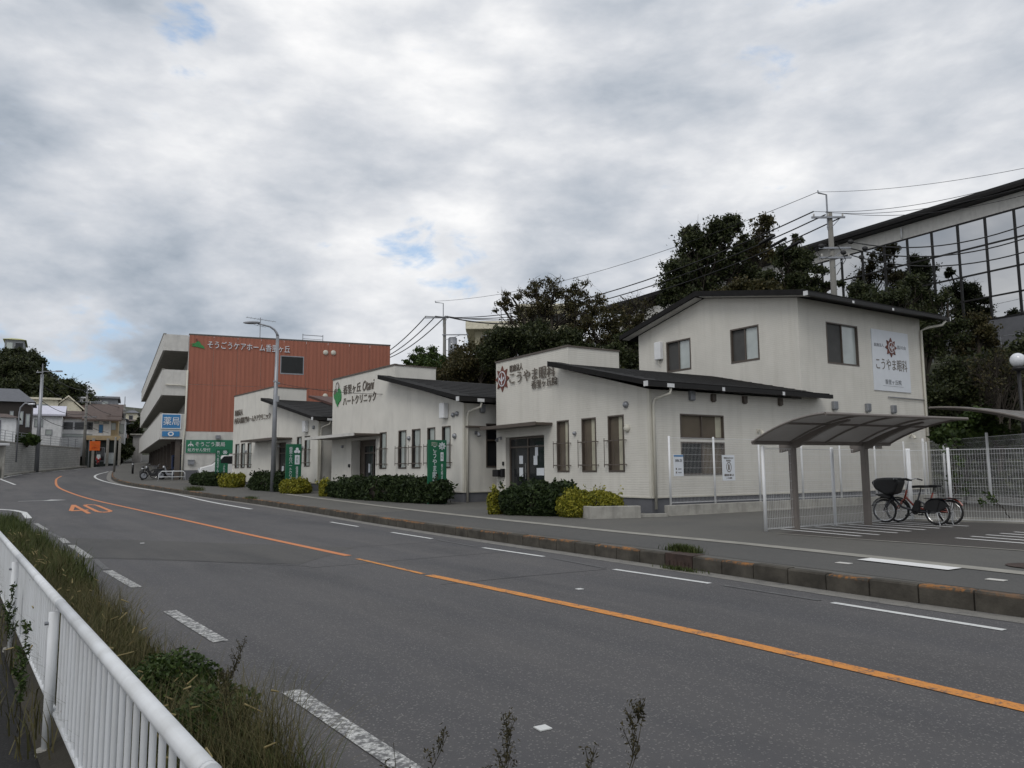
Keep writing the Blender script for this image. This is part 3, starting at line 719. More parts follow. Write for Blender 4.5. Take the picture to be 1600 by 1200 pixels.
    for q in ((d0, d0+fwid), (d1-fwid, d1), ((d0+d1)/2-.04, (d0+d1)/2+.04)): fr.box(rd-.04, q[0], dz0-zo, rd+.03, q[1], dz1-zo)
    fr.box(rd-.038, d0, dz1-zo, rd+.03, d1, dz1+.07-zo); fr.box(rd-.038, d0+fwid, dz1-.35-zo, rd+.02, d1-fwid, dz1-.29-zo)
    dr = obj('door', fr, M['brown'], root)
    mid = (d0+d1)/2
    for l, r_ in ((d0+fwid, mid-.04), (mid+.04, d1-fwid)):
        g = MB(); g.box(rd, l, dz0+.05-zo, rd+.015, r_, dz1-.35-zo); obj('door_glass', g, M['dglass'], dr)
        g = MB(); g.box(rd, l, dz1-.29-zo, rd+.015, r_, dz1-zo); obj('transom_glass', g, M['dglass'], dr)
    h = MB(); h.box(rd-.08, mid+.09, dz0+.9-zo, rd-.05, mid+.13, dz0+1.5-zo); h.box(rd-.05, mid+.1, dz0+.95-zo, rd-.04, mid+.12, dz0+1.0-zo); h.box(rd-.05, mid+.1, dz0+1.4-zo, rd-.04, mid+.12, dz0+1.45-zo); obj('door_handle', h, M['chrome'], dr)
    for (na, nz, nw, nh) in door['notes']:
        n = MB(); n.box(rd-.012, na, nz-zo, rd-.004, na+nw, nz+nh-zo); obj('paper_notice', n, M['signw'], dr)
    if door.get('light'): 
        l = MB(); l.sphere((.35, door['light'], ztp-.2-zo), .07); obj('porch_light', l, M['lampw'], root, True)
    c0, c1, cz, cp = canopy
    b = MB(); b.box(-cp, c0, cz-zo, -.003, c1, cz+.09-zo); cn = obj('door_canopy', b, M['brown'], root)
    b = MB(); b.box(-cp-.03, c0-.02, cz-.02-zo, -cp, c1+.02, cz+.11-zo); obj('canopy_trim', b, M['offwhite' if cp > .9 else 'brown'], cn)
    return root

# ------------------------------------------------------------------ the three clinics
BL = (('stripe', .18, .42), ('blind', .42, 1), ('dglass', 0, .18))
CU = (('dglass', 0, .2), ('curtain', .2, 1))
CU2 = (('curtain', 0, .74), ('dglass', .74, 1))
g1 = (1.71, 2.5, 5)
# eye clinic with the two-storey wing behind
zo1 = .30
eye = clinic('eye_clinic', 'cream sided eye clinic with a two storey wing and a red sun emblem', (4.074, 22.745), 32.6, 9.18, 4.2, 9.18, 2.41, 5.98, 5.12, 4.05, 15.6,
    [(1.22,2.03,1.47,3.33,BL[::-1],g1), (2.66,3.46,1.47,3.33,BL[::-1],g1), (4.204,4.93,1.47,3.33,BL[::-1],g1)],
    dict(hole=(5.76,8.47,zo1,2.86), top=2.78, span=(5.80,8.43), notes=[(6.05,1.35,.5,.28),(6.5,1.75,.25,.35),(6.45,2.1,.2,.4),(7.5,1.8,.26,.32),(7.5,1.3,.26,.35),(6.0,1.05,.4,.12)]),
    (5.2,9.17,3.2,.75), zo1,
    sidewins=[dict(r=(1.30,3.31,2.52,3.32), panes=(('blind',0,.5),('blind',.5,.86),('stripe',.86,1)), mull=(.5,)),
              dict(r=(1.30,3.31,1.35,2.42), panes=(('dglass',0,.5),('blind',.5,1)), mull=(.5,)),
              dict(r=(9.13,11.12,5.50,7.10), panes=(('screen',0,.5),('pale_glass',.5,1)), mull=(.5,)),
              dict(r=(10.2,12.3,2.3,3.2), panes=(('dglass',0,1),), mull=(.5,))],
    two=dict(x0=7.5, ze=7.85), rd=.2)
def eye_wing():
    root, zo = eye, zo1; root.scale = (.95,)*3; root.location.z = .362
    yl, ridge, zr, zl = 8.72, 4.55, 8.70, 7.72
    wins = [(5.44,6.91,5.79,7.16), (1.82,3.24,5.75,7.14)]
    obj('wing_front_wall', wallmesh('X', 7.5, 0, yl, 3.9, [(0, 7.85), (ridge, zr), (yl, zl)], wins, .1, zo), M['wall_c'], root)
    b = MB(); b.quad((7.5,yl,3.5-zo),(15.6,yl,3.5-zo),(15.6,yl,zl-zo),(7.5,yl,zl-zo)); b.prism([(15.6,0,4-zo),(15.6,yl,4-zo),(15.6,yl,zl-zo),(15.6,ridge,zr-zo),(15.6,0,7.85-zo)], (-.01,0,0)); obj('wing_rear_wall', b, M['wall_c'], root)
    for w in wins: window(root, 'X', 7.5, *w, zo, panes=(('pale_glass',0,.5),('screen',.5,1)), mull=(.5,), fw=.06)
    rf = MB(); x0, x1 = 6.95, 16.1; e0, e1 = -.72, yl+.72
    s0 = (zr-7.85)/ridge; s1 = (zr-zl)/(yl-ridge)
    za, zb_ = zr+.03-s0*(ridge-e0), zr+.03-s1*(e1-ridge)
    rf.prism([(x0,e0,za-zo),(x0,ridge,zr+.03-zo),(x0,ridge,zr+.25-zo),(x0,e0,za+.2-zo)], (x1-x0,0,0))
    rf.prism([(x0,ridge+.001,zr+.03-zo),(x0,e1,zb_-zo),(x0,e1,zb_+.2-zo),(x0,ridge+.001,zr+.25-zo)], (x1-x0,0,0)); obj('wing_roof', rf, M['roof'], root)
    b = MB(); b.prism([(x0+.1,e0+.1,za-.012+s0*.1-zo),(x0+.1,ridge-.1,zr-.01-zo),(x0+.1,ridge-.1,zr+.02-zo),(x0+.1,e0+.1,za+.02+s0*.1-zo)], (.4,0,0)); b.prism([(x0+.1,ridge+.1,zr-.01-zo),(x0+.1,e1-.1,zb_-.012+s1*.1-zo),(x0+.1,e1-.1,zb_+.02-zo),(x0+.1,ridge+.1,zr+.02-zo)], (.4,0,0)); obj('soffit', b, M['offwhite'], root)
    b = MB(); b.box(x0-.02, e0-.13, za-.03-zo, x1+.35, e0-.004, za+.10-zo); gt_ = obj('gutter', b, M['gut'], root)
    for x in (9.6, 12.2): s = MB(); s.box(x, e0-.138, za-.035-zo, x+.12, e0-.131, za+.06-zo); obj('gutter_joint', s, M['bracket'], gt_)
    for x in (x0-.04, x1+.34): s = MB(); s.box(x, e0-.14, za-.04-zo, x+.05, e0+.02, za+.12-zo); obj('gutter_end', s, M['bracket'], gt_)
    downpipe(root, [(16.2,e0-.06,za-.05-zo),(16.1,e0+.02,za-.22-zo),(15.75,-.25,za-.3-zo),(15.55,-.07,za-.42-zo),(15.55,-.07,.05)], .055)
    downpipe(root, [(12.9,-.05,4.38-zo),(15.5,-.05,4.36-zo)], .022, 'steel')
    b = MB(); pbox(b, 'X', 7.5, 7.10, 7.50, 6.42, 7.22, -.2, -.003, zo); o = obj('outdoor_unit', b, M['white'], root, bevel=.03)
    b = MB(); b.tube([(7.38,7.3,6.42-zo),(7.40,7.3,6.2-zo),(7.46,7.25,6.12-zo)], .02, 6); obj('unit_pipe', b, M['cream'], o)
    for i, x in enumerate((1.82, 2.81, 4.34, 6.2)): hood_vent(root, 'Y', 0, x, 3.90 if i else 3.93, zo, .22 if i == 0 else .17, .30 if i == 0 else .24, .12, 'steel' if i == 0 else 'brown')
    for x in (9.33, 11.44, 13.18): hood_vent(root, 'Y', 0, x, 3.9, zo, .24, .30, .14, 'steel')
    wall_lamp(root, 'Y', 0, 5.0, 2.85, zo); wall_lamp(root, 'Y', 0, 14.3, 2.85, zo)
    dome_vent(root, 'X', 0, 1.05, 2.87, zo, .12); dome_vent(root, 'X', 0, 1.08, 3.64, zo, .11, 'steel'); dome_vent(root, 'X', 0, 3.83, 2.83, zo, .07, 'steel'); wall_lamp(root, 'X', 0, 8.8, 2.85, zo, 'steel')
    b = MB(); pbox(b, 'X', 0, 8.70, 9.10, 1.30, 1.58, -.26, -.003, zo); pbox(b, 'X', 0, 8.52, 8.66, 1.28, 1.62, -.16, -.003, zo); o = obj('letter_box', b, M['black'], root, bevel=.02)
    b = MB(); pbox(b, 'X', 0, 8.58, 8.68, 1.75, 1.9, -.05, -.003, zo); obj('intercom', b, M['black'], root)
    emblem(root, 'X', 0, 8.66, 5.27, .54, zo)
    lettering(root, '医療法人', 'X', 0, 8.08, 7.15, 5.48, 5.76, zo, 'letter')
    lettering(root, 'こうやま眼科', 'X', 0, 8.06, 4.95, 4.98, 5.46, zo, 'letter', gap=.04)
    lettering(root, '香里ヶ丘院', 'X', 0, 6.50, 4.82, 4.66, 4.97, zo, 'letter', gap=.04)
    # signboard on the wing: a board fixed to the wall
    sb = thing('sign_board', 'large white eye clinic signboard with red sun emblem high on the side wall', 'signboard', (0,0,0), R(32.6)); sb.location = root.location; sb.scale = root.scale
    b = MB(); pbox(b, 'Y', 0, 12.0, 14.58, 4.62, 7.10, -.035, -.004, zo); obj('board', b, M['signw'], sb)
    emblem(sb, 'Y', -.035, 13.28, 6.42, .40, zo, 'logo_red', 'signw', 'emblem')
    lettering(sb, 'こうやま眼科', 'Y', -.035, 12.2, 14.38, 5.47, 5.95, zo, 'letter', .006)
    lettering(sb, '医療法人', 'Y', -.035, 12.15, 12.80, 6.40, 6.54, zo, 'steel', .006); lettering(sb, '昌川会', 'Y', -.035, 13.76, 14.38, 6.40, 6.55, zo, 'steel', .006)
    lettering(sb, '香里ヶ丘院', 'Y', -.035, 12.75, 13.9, 4.90, 5.10, zo, 'steel', .006)
    b = MB(); pbox(b, 'Y', -.035, 12.6, 14.05, 4.82, 4.832, -.004, -.001, zo); obj('rule_line', b, M['steel'], sb)
eye_wing()

zo2 = .39
WZ = (1.65, 3.26)
heart = clinic('heart_clinic', 'cream heart clinic with green leaf emblem and five narrow windows, middle of the three clinics', (-1.897, 30.17), 36, 12.3, 5.58, 12.28, 2.05, 6.11, 5.36, 4.05, 12.5,
    [(a0, a1, *WZ, CU2, (1.86, 2.52, 4)) for a0, a1 in ((.95,1.58),(2.10,2.72),(3.28,3.99),(4.48,5.17))] + [(6.29, 6.94, *WZ, CU2, (1.86, 2.52, 4))],
    dict(hole=(7.36,9.95,zo2,3.0), top=2.72, span=(7.42,9.42), notes=[(7.6,1.3,.3,.25),(7.6,1.7,.3,.25),(7.7,2.1,.25,.25),(8.8,1.5,.2,.4)], light=7.6),
    (6.9,12.6,3.12,1.25), zo2, 'wall_b',
    sidewins=[dict(r=(.98,1.9,1.66,3.32), panes=(('dglass',0,1),), transom=(.62,))], rd=.45, wd=.045)
def heart_more():
    root, zo = heart, zo2; root.scale = (1.06,)*3; root.location.z = .32
    window(root, 'Y', 0, 3.4, 4.4, 1.66, 3.3, zo)
    b = MB(); pbox(b, 'X', 0, 1.10, 1.47, 3.55, 4.14, -.22, -.003, zo); obj('outdoor_unit', b, M['white'], root, bevel=.03)
    dome_vent(root, 'X', 0, .72, 3.65, zo, .09, 'steel'); dome_vent(root, 'X', 0, .45, 3.68, zo, .09, 'steel'); dome_vent(root, 'X', 0, .62, 2.85, zo, .1, 'steel'); dome_vent(root, 'X', 0, 4.2, 2.9, zo, .09, 'steel'); dome_vent(root, 'X', 0, 10.9, 2.75, zo, .07, 'steel')
    hood_vent(root, 'Y', 0, .78, 3.88, zo, .2, .28); wall_lamp(root, 'Y', 0, .52, 2.95, zo, 'steel')
    b = MB(); pbox(b, 'Y', 0, .05, 1.35, 3.14, 3.2, -.28, -.003, zo); obj('side_canopy', b, M['brown'], root)
    b = MB(); pbox(b, 'X', 0, 10.05, 10.2, 1.75, 1.9, -.05, -.003, zo); obj('intercom', b, M['black'], root)
    # round recess jamb beside the porch
    # leaf and figure emblem
    for k, (dy, dz, r, mt) in enumerate(((0, .52, .22, 'offwhite'), (.22, .12, .24, 'logo_green'), (-.20, .12, .24, 'logo_green'), (0, -.12, .2, 'logo_green'), (-.26, .32, .13, 'letter'))):
        b = MB(); n = 14; pts = []
        for i in range(n):
            an = 2*math.pi*i/n; rr = r*(1+.18*math.cos(2*an+k)); pts.append((-.005-.004*k, 11.62-(dy+rr*math.sin(an)), 5.28+dz-.1+rr*1.25*math.cos(an)-zo))
        b.prism(pts, (-.03,0,0)); obj('emblem', b, M[mt], root)
    b = MB(); b.prism([(-.012, 11.62+.06, 4.75-zo), (-.012, 11.62-.06, 4.75-zo), (-.012, 11.62-.05, 5.3-zo), (-.012, 11.62+.05, 5.3-zo)], (-.03,0,0)); obj('emblem', b, M['logo_green'], root)
    b = MB(); b.lathe([(.20,0),(.20,-.012),(.17,-.012),(.17,0)], n=18, axis='x'); o = obj('emblem', b, M['letter'], root); o.location = (-.05, 11.62, 5.75-zo)
    lettering(root, '香里ヶ丘', 'X', 0, 10.95, 8.98, 5.28, 5.72, zo, 'letter'); lettering(root, 'Otani', 'X', 0, 8.75, 7.55, 5.26, 5.74, zo, 'letter', shear=.3)
    lettering(root, 'ハートクリニック', 'X', 0, 10.95, 7.35, 4.72, 5.14, zo, 'letter')
heart_more()

zo3 = .57
home_cl = clinic('home_care_clinic', 'cream clinic with three slit windows beside its porch, farthest of the three clinics', (-10.40, 41.26), 38, 13.9, 6.77, 13.92, 2.13, 6.68, 5.72, 4.25, 12.5,
    [(1.10,1.82,1.83,3.52,CU2,(2.05,2.75,4)), (2.26,2.9,1.83,3.52,CU2,(2.05,2.75,4)), (10.28,10.98,1.82,3.44,CU2,(2.05,2.75,4)), (11.47,12.21,1.82,3.44,CU2,(2.05,2.75,4)), (12.58,13.35,1.82,3.44,CU2,(2.05,2.75,4))],
    dict(hole=(4.5,6.74,zo3,3.3), top=3.0, span=(4.6,6.6), notes=[(4.9,1.6,.4,.6),(5.9,1.5,.3,.4)], light=6.5),
    (3.6,9.6,3.42,.9), zo3, 'wall_b', rd=.45, wd=.045)
def home_more():
    root, zo = home_cl, zo3
    b = MB(); pbox(b, 'X', 0, 1.36, 1.74, 3.73, 4.35, -.22, -.003, zo); obj('outdoor_unit', b, M['white'], root, bevel=.03)
    dome_vent(root, 'X', 0, .6, 3.95, zo, .1, 'steel'); dome_vent(root, 'X', 0, 11.2, 2.9, zo, .09, 'steel'); dome_vent(root, 'X', 0, 2.05, 2.9, zo, .08, 'steel')
    b = MB(); b.prism([(3,2.2,5.0-zo),(3,8.5,6.35-zo),(3,8.5,6.5-zo),(3,2.2,5.15-zo)], (9,0,0)); obj('rear_roof', b, plain('roof_russet', (.085,.042,.034), .7, var=.2), root)
    lettering(root, '医療法人', 'X', 0, 13.5, 12.0, 5.32, 5.72, zo, 'letter', gap=.04); lettering(root, '内科大腸肛門ホームケアクリニック', 'X', 0, 13.55, 7.0, 4.78, 5.18, zo, 'letter', gap=.04)
home_more()

# ------------------------------------------------------------------ care home, three storeys with long white balconies
zoc = .98
care = thing('care_home', 'three storey care home with red clad end wall and long white balconies', 'care home', (-24.0, 56.108, zoc), R(26))
def care_home():
    root, zo = care, zoc; W = 15.5; Lf = 46; sh = -.026
    tilt = lambda x: x*.009
    b = MB()
    # red panels, one by one across the end wall
    nP = 9
    for i in range(nP):
        x0, x1 = .14+(W-.14)*i/nP, .14+(W-.14)*(i+1)/nP - .018
        for z0, z1 in ((4.56, 8.02), (8.04, 11.70)):
            w0 = (6.70 < x1 and x0 < 8.50 and z0 > 8)
            p = MB(); 
            if not w0:
                p.box(x0, -.03, z0-zo, x1, 0, z1+(tilt(x0) if z0 > 8 else 0)-zo)
            else:
                for q in ((x0, x1, z0, 9.1), (x0, x1, 10.55, z1+tilt(x0))): p.box(q[0], -.03, q[2]-zo, q[1], 0, q[3]-zo)
                if x0 < 6.70: p.box(x0, -.03, 9.1-zo, 6.70, 0, 10.55-zo)
                if x1 > 8.50: p.box(8.50, -.03, 9.1-zo, x1, 0, 10.55-zo)
            obj('red_panel', p, M['red'], root)
    b = MB(); b.box(.10,.004,0,W,.3,11.6-zo); b.box(W-.3,.3,0,W,Lf,11.6-zo); b.box(.1,.3,11.3-zo,W-.3,Lf,11.5-zo); b.box(-.02+sh*Lf,Lf-.3,0,W,Lf,11.6-zo); obj('wall', b, M['offwhite'], root)
    b = MB(); b.box(.1,-.05,.75,W,-.002,4.54-zo); obj('end_wall_base', b, M['offwhite'], root)
    b = MB(); b.box(.1,-.06,-.3,W,-.002,.748); obj('foundation', b, M['found'], root)
    b = MB(); b.prism([(.1,-.05,11.72-zo),(W+.02,-.05,11.72+tilt(W)-zo),(W+.02,-.05,11.82+tilt(W)-zo),(.1,-.05,11.80-zo)], (0,.4,0)); obj('coping', b, M['brown'], root)
    window(root, 'Y', -.03, 6.70, 8.50, 9.10, 10.55, zo, panes=(('dull',0,1),), fr='steel', fw=.07, depth=.015, mull=(.5,), transom=(.62,))
    for x, z in ((10.18,10.98),(10.8,11.0),(10.22,7.5)): dome_vent(root, 'Y', -.03, x, z, zo, .20, 'cream')
    # balcony fronts
    par = [(11.66, 10.46), (9.05, 7.17), (5.83, 3.98)]
    X = lambda y, d=0: -1.6+d+sh*y
    for zt_, zb in par:
        b = MB()
        b.prism([(X(0),0,zb-zo),(X(Lf),Lf,zb-zo),(X(Lf),Lf,zt_-zo),(X(0),0,zt_-zo)], (.14,0,0))
        b.box(-1.46, -.02, zb-zo, .08, .12, zt_-zo)
        obj('balcony_parapet', b, M['offwhite'], root)
        b = MB(); b.prism([(-1.45,.13,zb+.0-zo),(.5,.13,zb-zo),(.5,Lf,zb-zo),(X(Lf,.15),Lf,zb-zo)], (0,0,.18)); obj('balcony_floor', b, M['pale_concrete'], root)
        b = MB(); b.prism([(X(0)-.03,-.03,zt_+.001-zo),(X(Lf)-.03,Lf,zt_+.001-zo),(X(Lf)+.18,Lf,zt_+.001-zo),(X(0)+.18,-.03,zt_+.001-zo)], (0,0,.05)); obj('parapet_coping', b, M['pale_concrete'], root)
    b = MB(); b.box(.32,.3,0,.5,Lf-.3,11.4-zo); obj('balcony_wall', b, M['offwhite'], root)
    for zb in (7.35, 4.16):
        for k in range(9): window(root, 'X', .32, 1.2+k*4.9, 4.0+k*4.9, zb+.05, zb+2.1, zo, panes=(('dglass',0,.5),('curtain',.5,1)), mull=(.5,), depth=.03, fr='steel', proud=.05)
    # ground floor under the balcony
    for k in range(10): b = MB(); b.box(-.5+sh*(k*4.8+.4), .3+k*4.8, 0, -.15+sh*(k*4.8+.4), .7+k*4.8, 3.97-zo); obj('column', b, M['brown'], root)
    b = MB(); b.box(.02,4.2,0,.3,6.0,2.6); obj('door', b, plain('door_orange_brown',(.28,.11,.05),.6), root)
    b = MB(); b.box(.02,6.3,0,.3,11,2.5); obj('shop_glass', b, M['dglass'], root)
    b = MB(); b.box(.02,.72,0,.31,4.0,2.7); obj('shop_glass', b, M['dglass'], root)
    downpipe(root, [(.09,-.1,9.05-zo),(.07,-.1,5-zo),(-.02,-.12,3.8-zo),(-.02,-.12,-.05)], .07)
    downpipe(root, [(-.02,-.12,7.85-zo),(-.45,-.14,7.93-zo),(-1.35,-.12,7.93-zo)], .05)
    lettering(root, 'そうごうケアホーム香里ヶ丘', 'Y', -.03, 1.40, 7.40, 10.78, 11.34, zo, 'signw', .05, .03)
    def blob(pts, mt, nm):
        bb = MB(); bb.prism([(x, -.034, z-zo) for x, z in pts], (0,-.04,0)); return obj(nm, bb, M[mt], root)
    blob([(.30,10.86),(.62,10.84),(1.22,10.72),(1.12,10.92),(.95,11.02),(.86,11.2),(.72,11.28),(.55,11.12),(.42,11.02)], 'logo_green', 'emblem')
    b = MB(); b.prism([(.16,-.076,10.98-zo),(.5,-.076,11.02-zo),(.44,-.076,11.10-zo)], (0,-.02,0)); obj('emblem', b, M['logo_green'], root)
    b = MB(); b.prism([(.60,-.08,11.25-zo),(.70,-.08,11.28-zo),(.66,-.08,11.46-zo),(.58,-.08,11.42-zo)], (0,-.03,0)); obj('emblem', b, M['logo_red'], root)
    # aerial on the roof
    an = thing('television_aerial', 'thin grey television aerial on the red care home roof', 'aerial'); an.matrix_world = Matrix.Translation((0,0,0))
    p = Matrix.Translation((-24.0,56.108,zoc)) @ Matrix.Rotation(R(26),4,'Z') @ Vector((5.4,2.0,11.5-zo)); an.location = p; an.rotation_euler = (0,0,R(26))
    obj('mast', MB().cyl((0,0,0),(0,0,2.3),.035,6), M['steel'], an)
    b = MB(); b.tube([(-1.1,0,2.25),(1.2,0,2.05)], .02, 5)
    for k in range(8): b.tube([(-1+k*.28,-.35,2.24-k*.025),(-1+k*.28,.35,2.24-k*.025)], .012, 4)
    obj('antenna_array', b, M['steel'], an)
    b = MB(); b.tube([(-.5,0,1.7),(.45,0,1.55)], .02, 5); b.tube([(-.2,-.3,1.65),(-.2,.3,1.65)], .012, 4); b.tube([(.2,-.3,1.6),(.2,.3,1.6)], .012, 4); obj('antenna_array', b, M['steel'], an)
    b = MB()
    for x in (8.6, 10.2): b.cyl((x,1.2,11.4-zo),(x,1.2,12.6-zo),.03,5)
    b.cyl((8.6,1.2,12.5-zo),(10.2,1.2,12.5-zo),.03,5); b.cyl((8.6,1.2,12.2-zo),(10.2,1.2,12.2-zo),.02,5); obj('roof_railing', b, M['steel'], root)
    lamp = MB(); lamp.box(2.18,-.35,4.02-zo,2.5,-.06,4.3-zo); obj('sign_light', lamp, M['steel'], root, bevel=.03)
    m_ = MB(); m_.box(.36,-.2,2.14-zo,.78,-.06,2.44-zo); m_.box(.34,-.24,2.44-zo,.80,-.06,2.49-zo); obj('letter_box', m_, M['steel'], root)
    # signs fixed to it
    RM = Matrix.Translation((-24.0,56.108,zoc)) @ Matrix.Rotation(R(26),4,'Z')
    def sign(name, label): t = thing(name, label, 'sign', (-24.0,56.108,zoc), R(26)); return t
    s = sign('pharmacy_sign', 'blue pharmacy sign with two large white characters on the lowest balcony end'); b = MB(); b.box(-1.46,-.11,4.78-zo,-.26,-.025,5.76-zo); obj('board', b, M['blue'], s)
    b = MB(); b.box(-1.52,-.10,4.72-zo,-.20,-.024,4.78-zo); b.box(-1.52,-.10,5.76-zo,-.20,-.024,5.82-zo); b.box(-1.52,-.10,4.78-zo,-1.46,-.024,5.76-zo); b.box(-.26,-.10,4.78-zo,-.20,-.024,5.76-zo); obj('frame', b, M['white'], s)
    lettering(s, '薬局', 'Y', -.11, -1.38, -.32, 4.98, 5.58, zo, 'white', .02, .004)
    s = sign('pharmacy_sign', 'small blue sign with a white ring under the big pharmacy sign'); b = MB(); b.box(-1.44,-.10,4.17-zo,-.28,-.025,4.54-zo); obj('board', b, M['blue'], s)
    b = MB(); b.lathe([(.16,0),(.16,-.02),(.09,-.02),(.09,0)], n=18, axis='y'); o = obj('ring', b, M['white'], s); o.location = (-.86,-.103,4.355-zo); o.scale = (1.25,1,1)
    s = sign('shop_sign', 'wide green shop sign with white lettering on the care home end wall'); b = MB(); b.prism([(.18,-.14,3.0-zo),(3.46,-.14,2.98-zo),(3.46,-.14,3.86-zo),(3.36,-.14,3.95-zo),(.18,-.14,3.93-zo)], (0,.08,0)); obj('board', b, M['green2'], s)
    lettering(s, 'そうごう薬局', 'Y', -.14, .80, 2.85, 3.46, 3.80, zo, 'white', .02, .004); lettering(s, '処方せん受付', 'Y', -.14, .30, 1.85, 3.08, 3.34, zo, 'white', .02, .004)
    b = MB()
    for i in range(10):
        a0, a1 = math.pi*i/10, math.pi*(i+1)/10; c = (.50, 3.47-zo)
        b.prism([(c[0]+.19*math.cos(a0),-.142,c[1]+.19*math.sin(a0)),(c[0]+.19*math.cos(a1),-.142,c[1]+.19*math.sin(a1)),(c[0]+.12*math.cos(a1),-.142,c[1]+.12*math.sin(a1)),(c[0]+.12*math.cos(a0),-.142,c[1]+.12*math.sin(a0))], (0,-.02,0))
    b.box(.47,-.16,3.47-zo,.53,-.142,3.58-zo); b.box(.48,-.16,3.68-zo,.52,-.142,3.82-zo); obj('emblem', b, M['white'], s)
care_home()

# ------------------------------------------------------------------ long glass-fronted building on the bank
glassb = thing('glass_hall', 'long grey hall with dark mirror glass front on the wooded bank', 'building', (30.805, 46.0, 9.0), R(30.3))
def glass_hall():
    root, zo = glassb, 9.0
    rows = (10.73, 12.15, 13.75, 15.50, 17.27); a0, n, pw = -12.4, 22, 1.735; a1 = a0+n*pw
    gm = NT('mirror_glass'); gm.base((.50,.51,.52)); gm.set(.015, metal=1.0)
    gmesh = {}
    for j in range(4):
        h = rows[j+1]-rows[j]-.10
        b = MB(); b.box(0,.06,.05,.03,pw-.06,.05+h); gmesh[j] = b.mesh('pane', gm.m)
    for i in range(n):
        y = a0+i*pw
        for j in range(4):
            o = link('pane', gmesh[j], root, (0, y, rows[j]-zo)); o.rotation_euler = (0, rng.normal(0, .002), rng.normal(0, .002))
        b = MB(); b.box(-.07,y-.06,rows[0]-zo,.10,y+.06,rows[4]-zo); obj('mullion', b, M['gut'], root)
    for r in rows: b = MB(); b.box(-.05,a0,r-.05-zo,.09,a1,r+.05-zo); obj('transom', b, M['gut'], root)
    b = MB(); b.box(.12,a0-.5,0,22,a1+.3,9.3+.02*a1); b.box(-.02,a0-.5,rows[4]+.06-zo,.11,a1+.3,18.25-zo); bb_ = MB(); bb_.box(-.02,a0-.5,-2,.11,a1,rows[0]-.06-zo); obj('base_wall', bb_, M['found'], root); b.box(-.02,a1,-2,.11,a1+14,8.6); b.box(.12,a1+.3,-2,22,a1+14,8.4); obj('wall', b, M['offwhite'], root)
    b = MB(); b.box(-.75,a0-1,18.27-zo,22.5,a1+15,18.75-zo); obj('roof', b, M['gut'], root)
    b = MB(); b.box(-.9,a0-1,18.32-zo,-.76,a1+15,18.52-zo); obj('gutter', b, M['roof'], root)
    downpipe(root, [(-.1,7.0,18.1-zo),(-.1,7.0,17.4-zo)], .06, 'white')
    # base: concrete terrace wall below the glass
    t = thing('retaining_wall', 'weathered concrete retaining wall below the glass hall', 'retaining wall', (30.805,46,4.0), R(30.3))
    b = MB(); b.box(-4.2,-22,-1.5,-3.9,16,3.6); obj('wall', b, plain('old_concrete',(.14,.14,.13),.95,var=.25,grime=.8,bump=.3), t); b = MB(); b.box(-4.3,-22,3.6,-3.85,16,3.8); obj('coping', b, M['concrete'], t)
    b = MB()
    for k in range(38): b.cyl((-4.1,-22+k,3.8),(-4.1,-22+k,4.9),.025,5)
    for z in (4.35,4.9): b.cyl((-4.1,-22,z),(-4.1,16,z),.025,5)
    obj('railing', b, M['steel'], t)
glass_hall()

# ------------------------------------------------------------------ fences, shelters, cycles
def mesh_panel(parent, L, h0, h1, pitch=.055, r=.0019, hz=(.0,.2,.4)):
    b = MB()
    n = int(L/pitch)
    for i in range(n+1):
        x = .01+(L-.02)*i/n; b.tube([(x,0,h0),(x,0,h1)], r, 3, caps=False)
    z = h0+.02
    while z < h1-.02: b.tube([(0,.005,z),(L,.005,z)], r*1.15, 3, caps=False); z += .19
    for z in (h0, h1): b.tube([(0,0,z),(L,0,z)], r*2.6, 4)
    return obj('mesh_panel', b, M['white'], parent)
def mesh_fence(label, p, q, base, top, spans, posts=None, r=.03, group=None, ext=0):
    p, q = np.array(p), np.array(q); L = float(np.hypot(*(q-p))); an = math.atan2(q[1]-p[1], q[0]-p[0])
    f = thing('mesh_fence', label, 'fence', (p[0], p[1], base), an, group)
    s = [0]+list(spans)+[L] if spans else list(np.linspace(0, L, max(2, round(L/2)+1)))
    for a in s: obj('post', MB().cyl((a,.03,0),(a,.03,top-base+.05+ext),r,8), M['white'], f, True)
    for a, b_ in zip(s[:-1], s[1:]):
        o = mesh_panel(f, b_-a-.02, .06, top-base); o.location = (a+.01, 0, 0)
    return f
def along(P, d, s): return (P[0]+d[0]*s, P[1]+d[1]*s)
lw = thing('concrete_wall', 'low stained concrete wall under the white mesh fence beside the eye clinic', 'low wall', (4.65, 21.713, .2), R(32.6))
b = MB(); b.box(-.40, 0, 0, 13.2, .18, .35); obj('wall', b, M['concrete'], lw, bevel=.012)
b = MB(); b.box(-.42, -.10, -.1, 13.2, -.002, .075); obj('footing', b, M['pale_concrete'], lw)
F1 = along((4.65,21.713), VA, -.2); F1 = (F1[0]-.05, F1[1]+.09)
f1 = mesh_fence('white wire mesh fence on the low concrete wall beside the eye clinic', F1, along(F1, VA, 13.1), .55, 2.43, [1.78, 3.75, 5.8, 7.8, 9.8, 11.6])
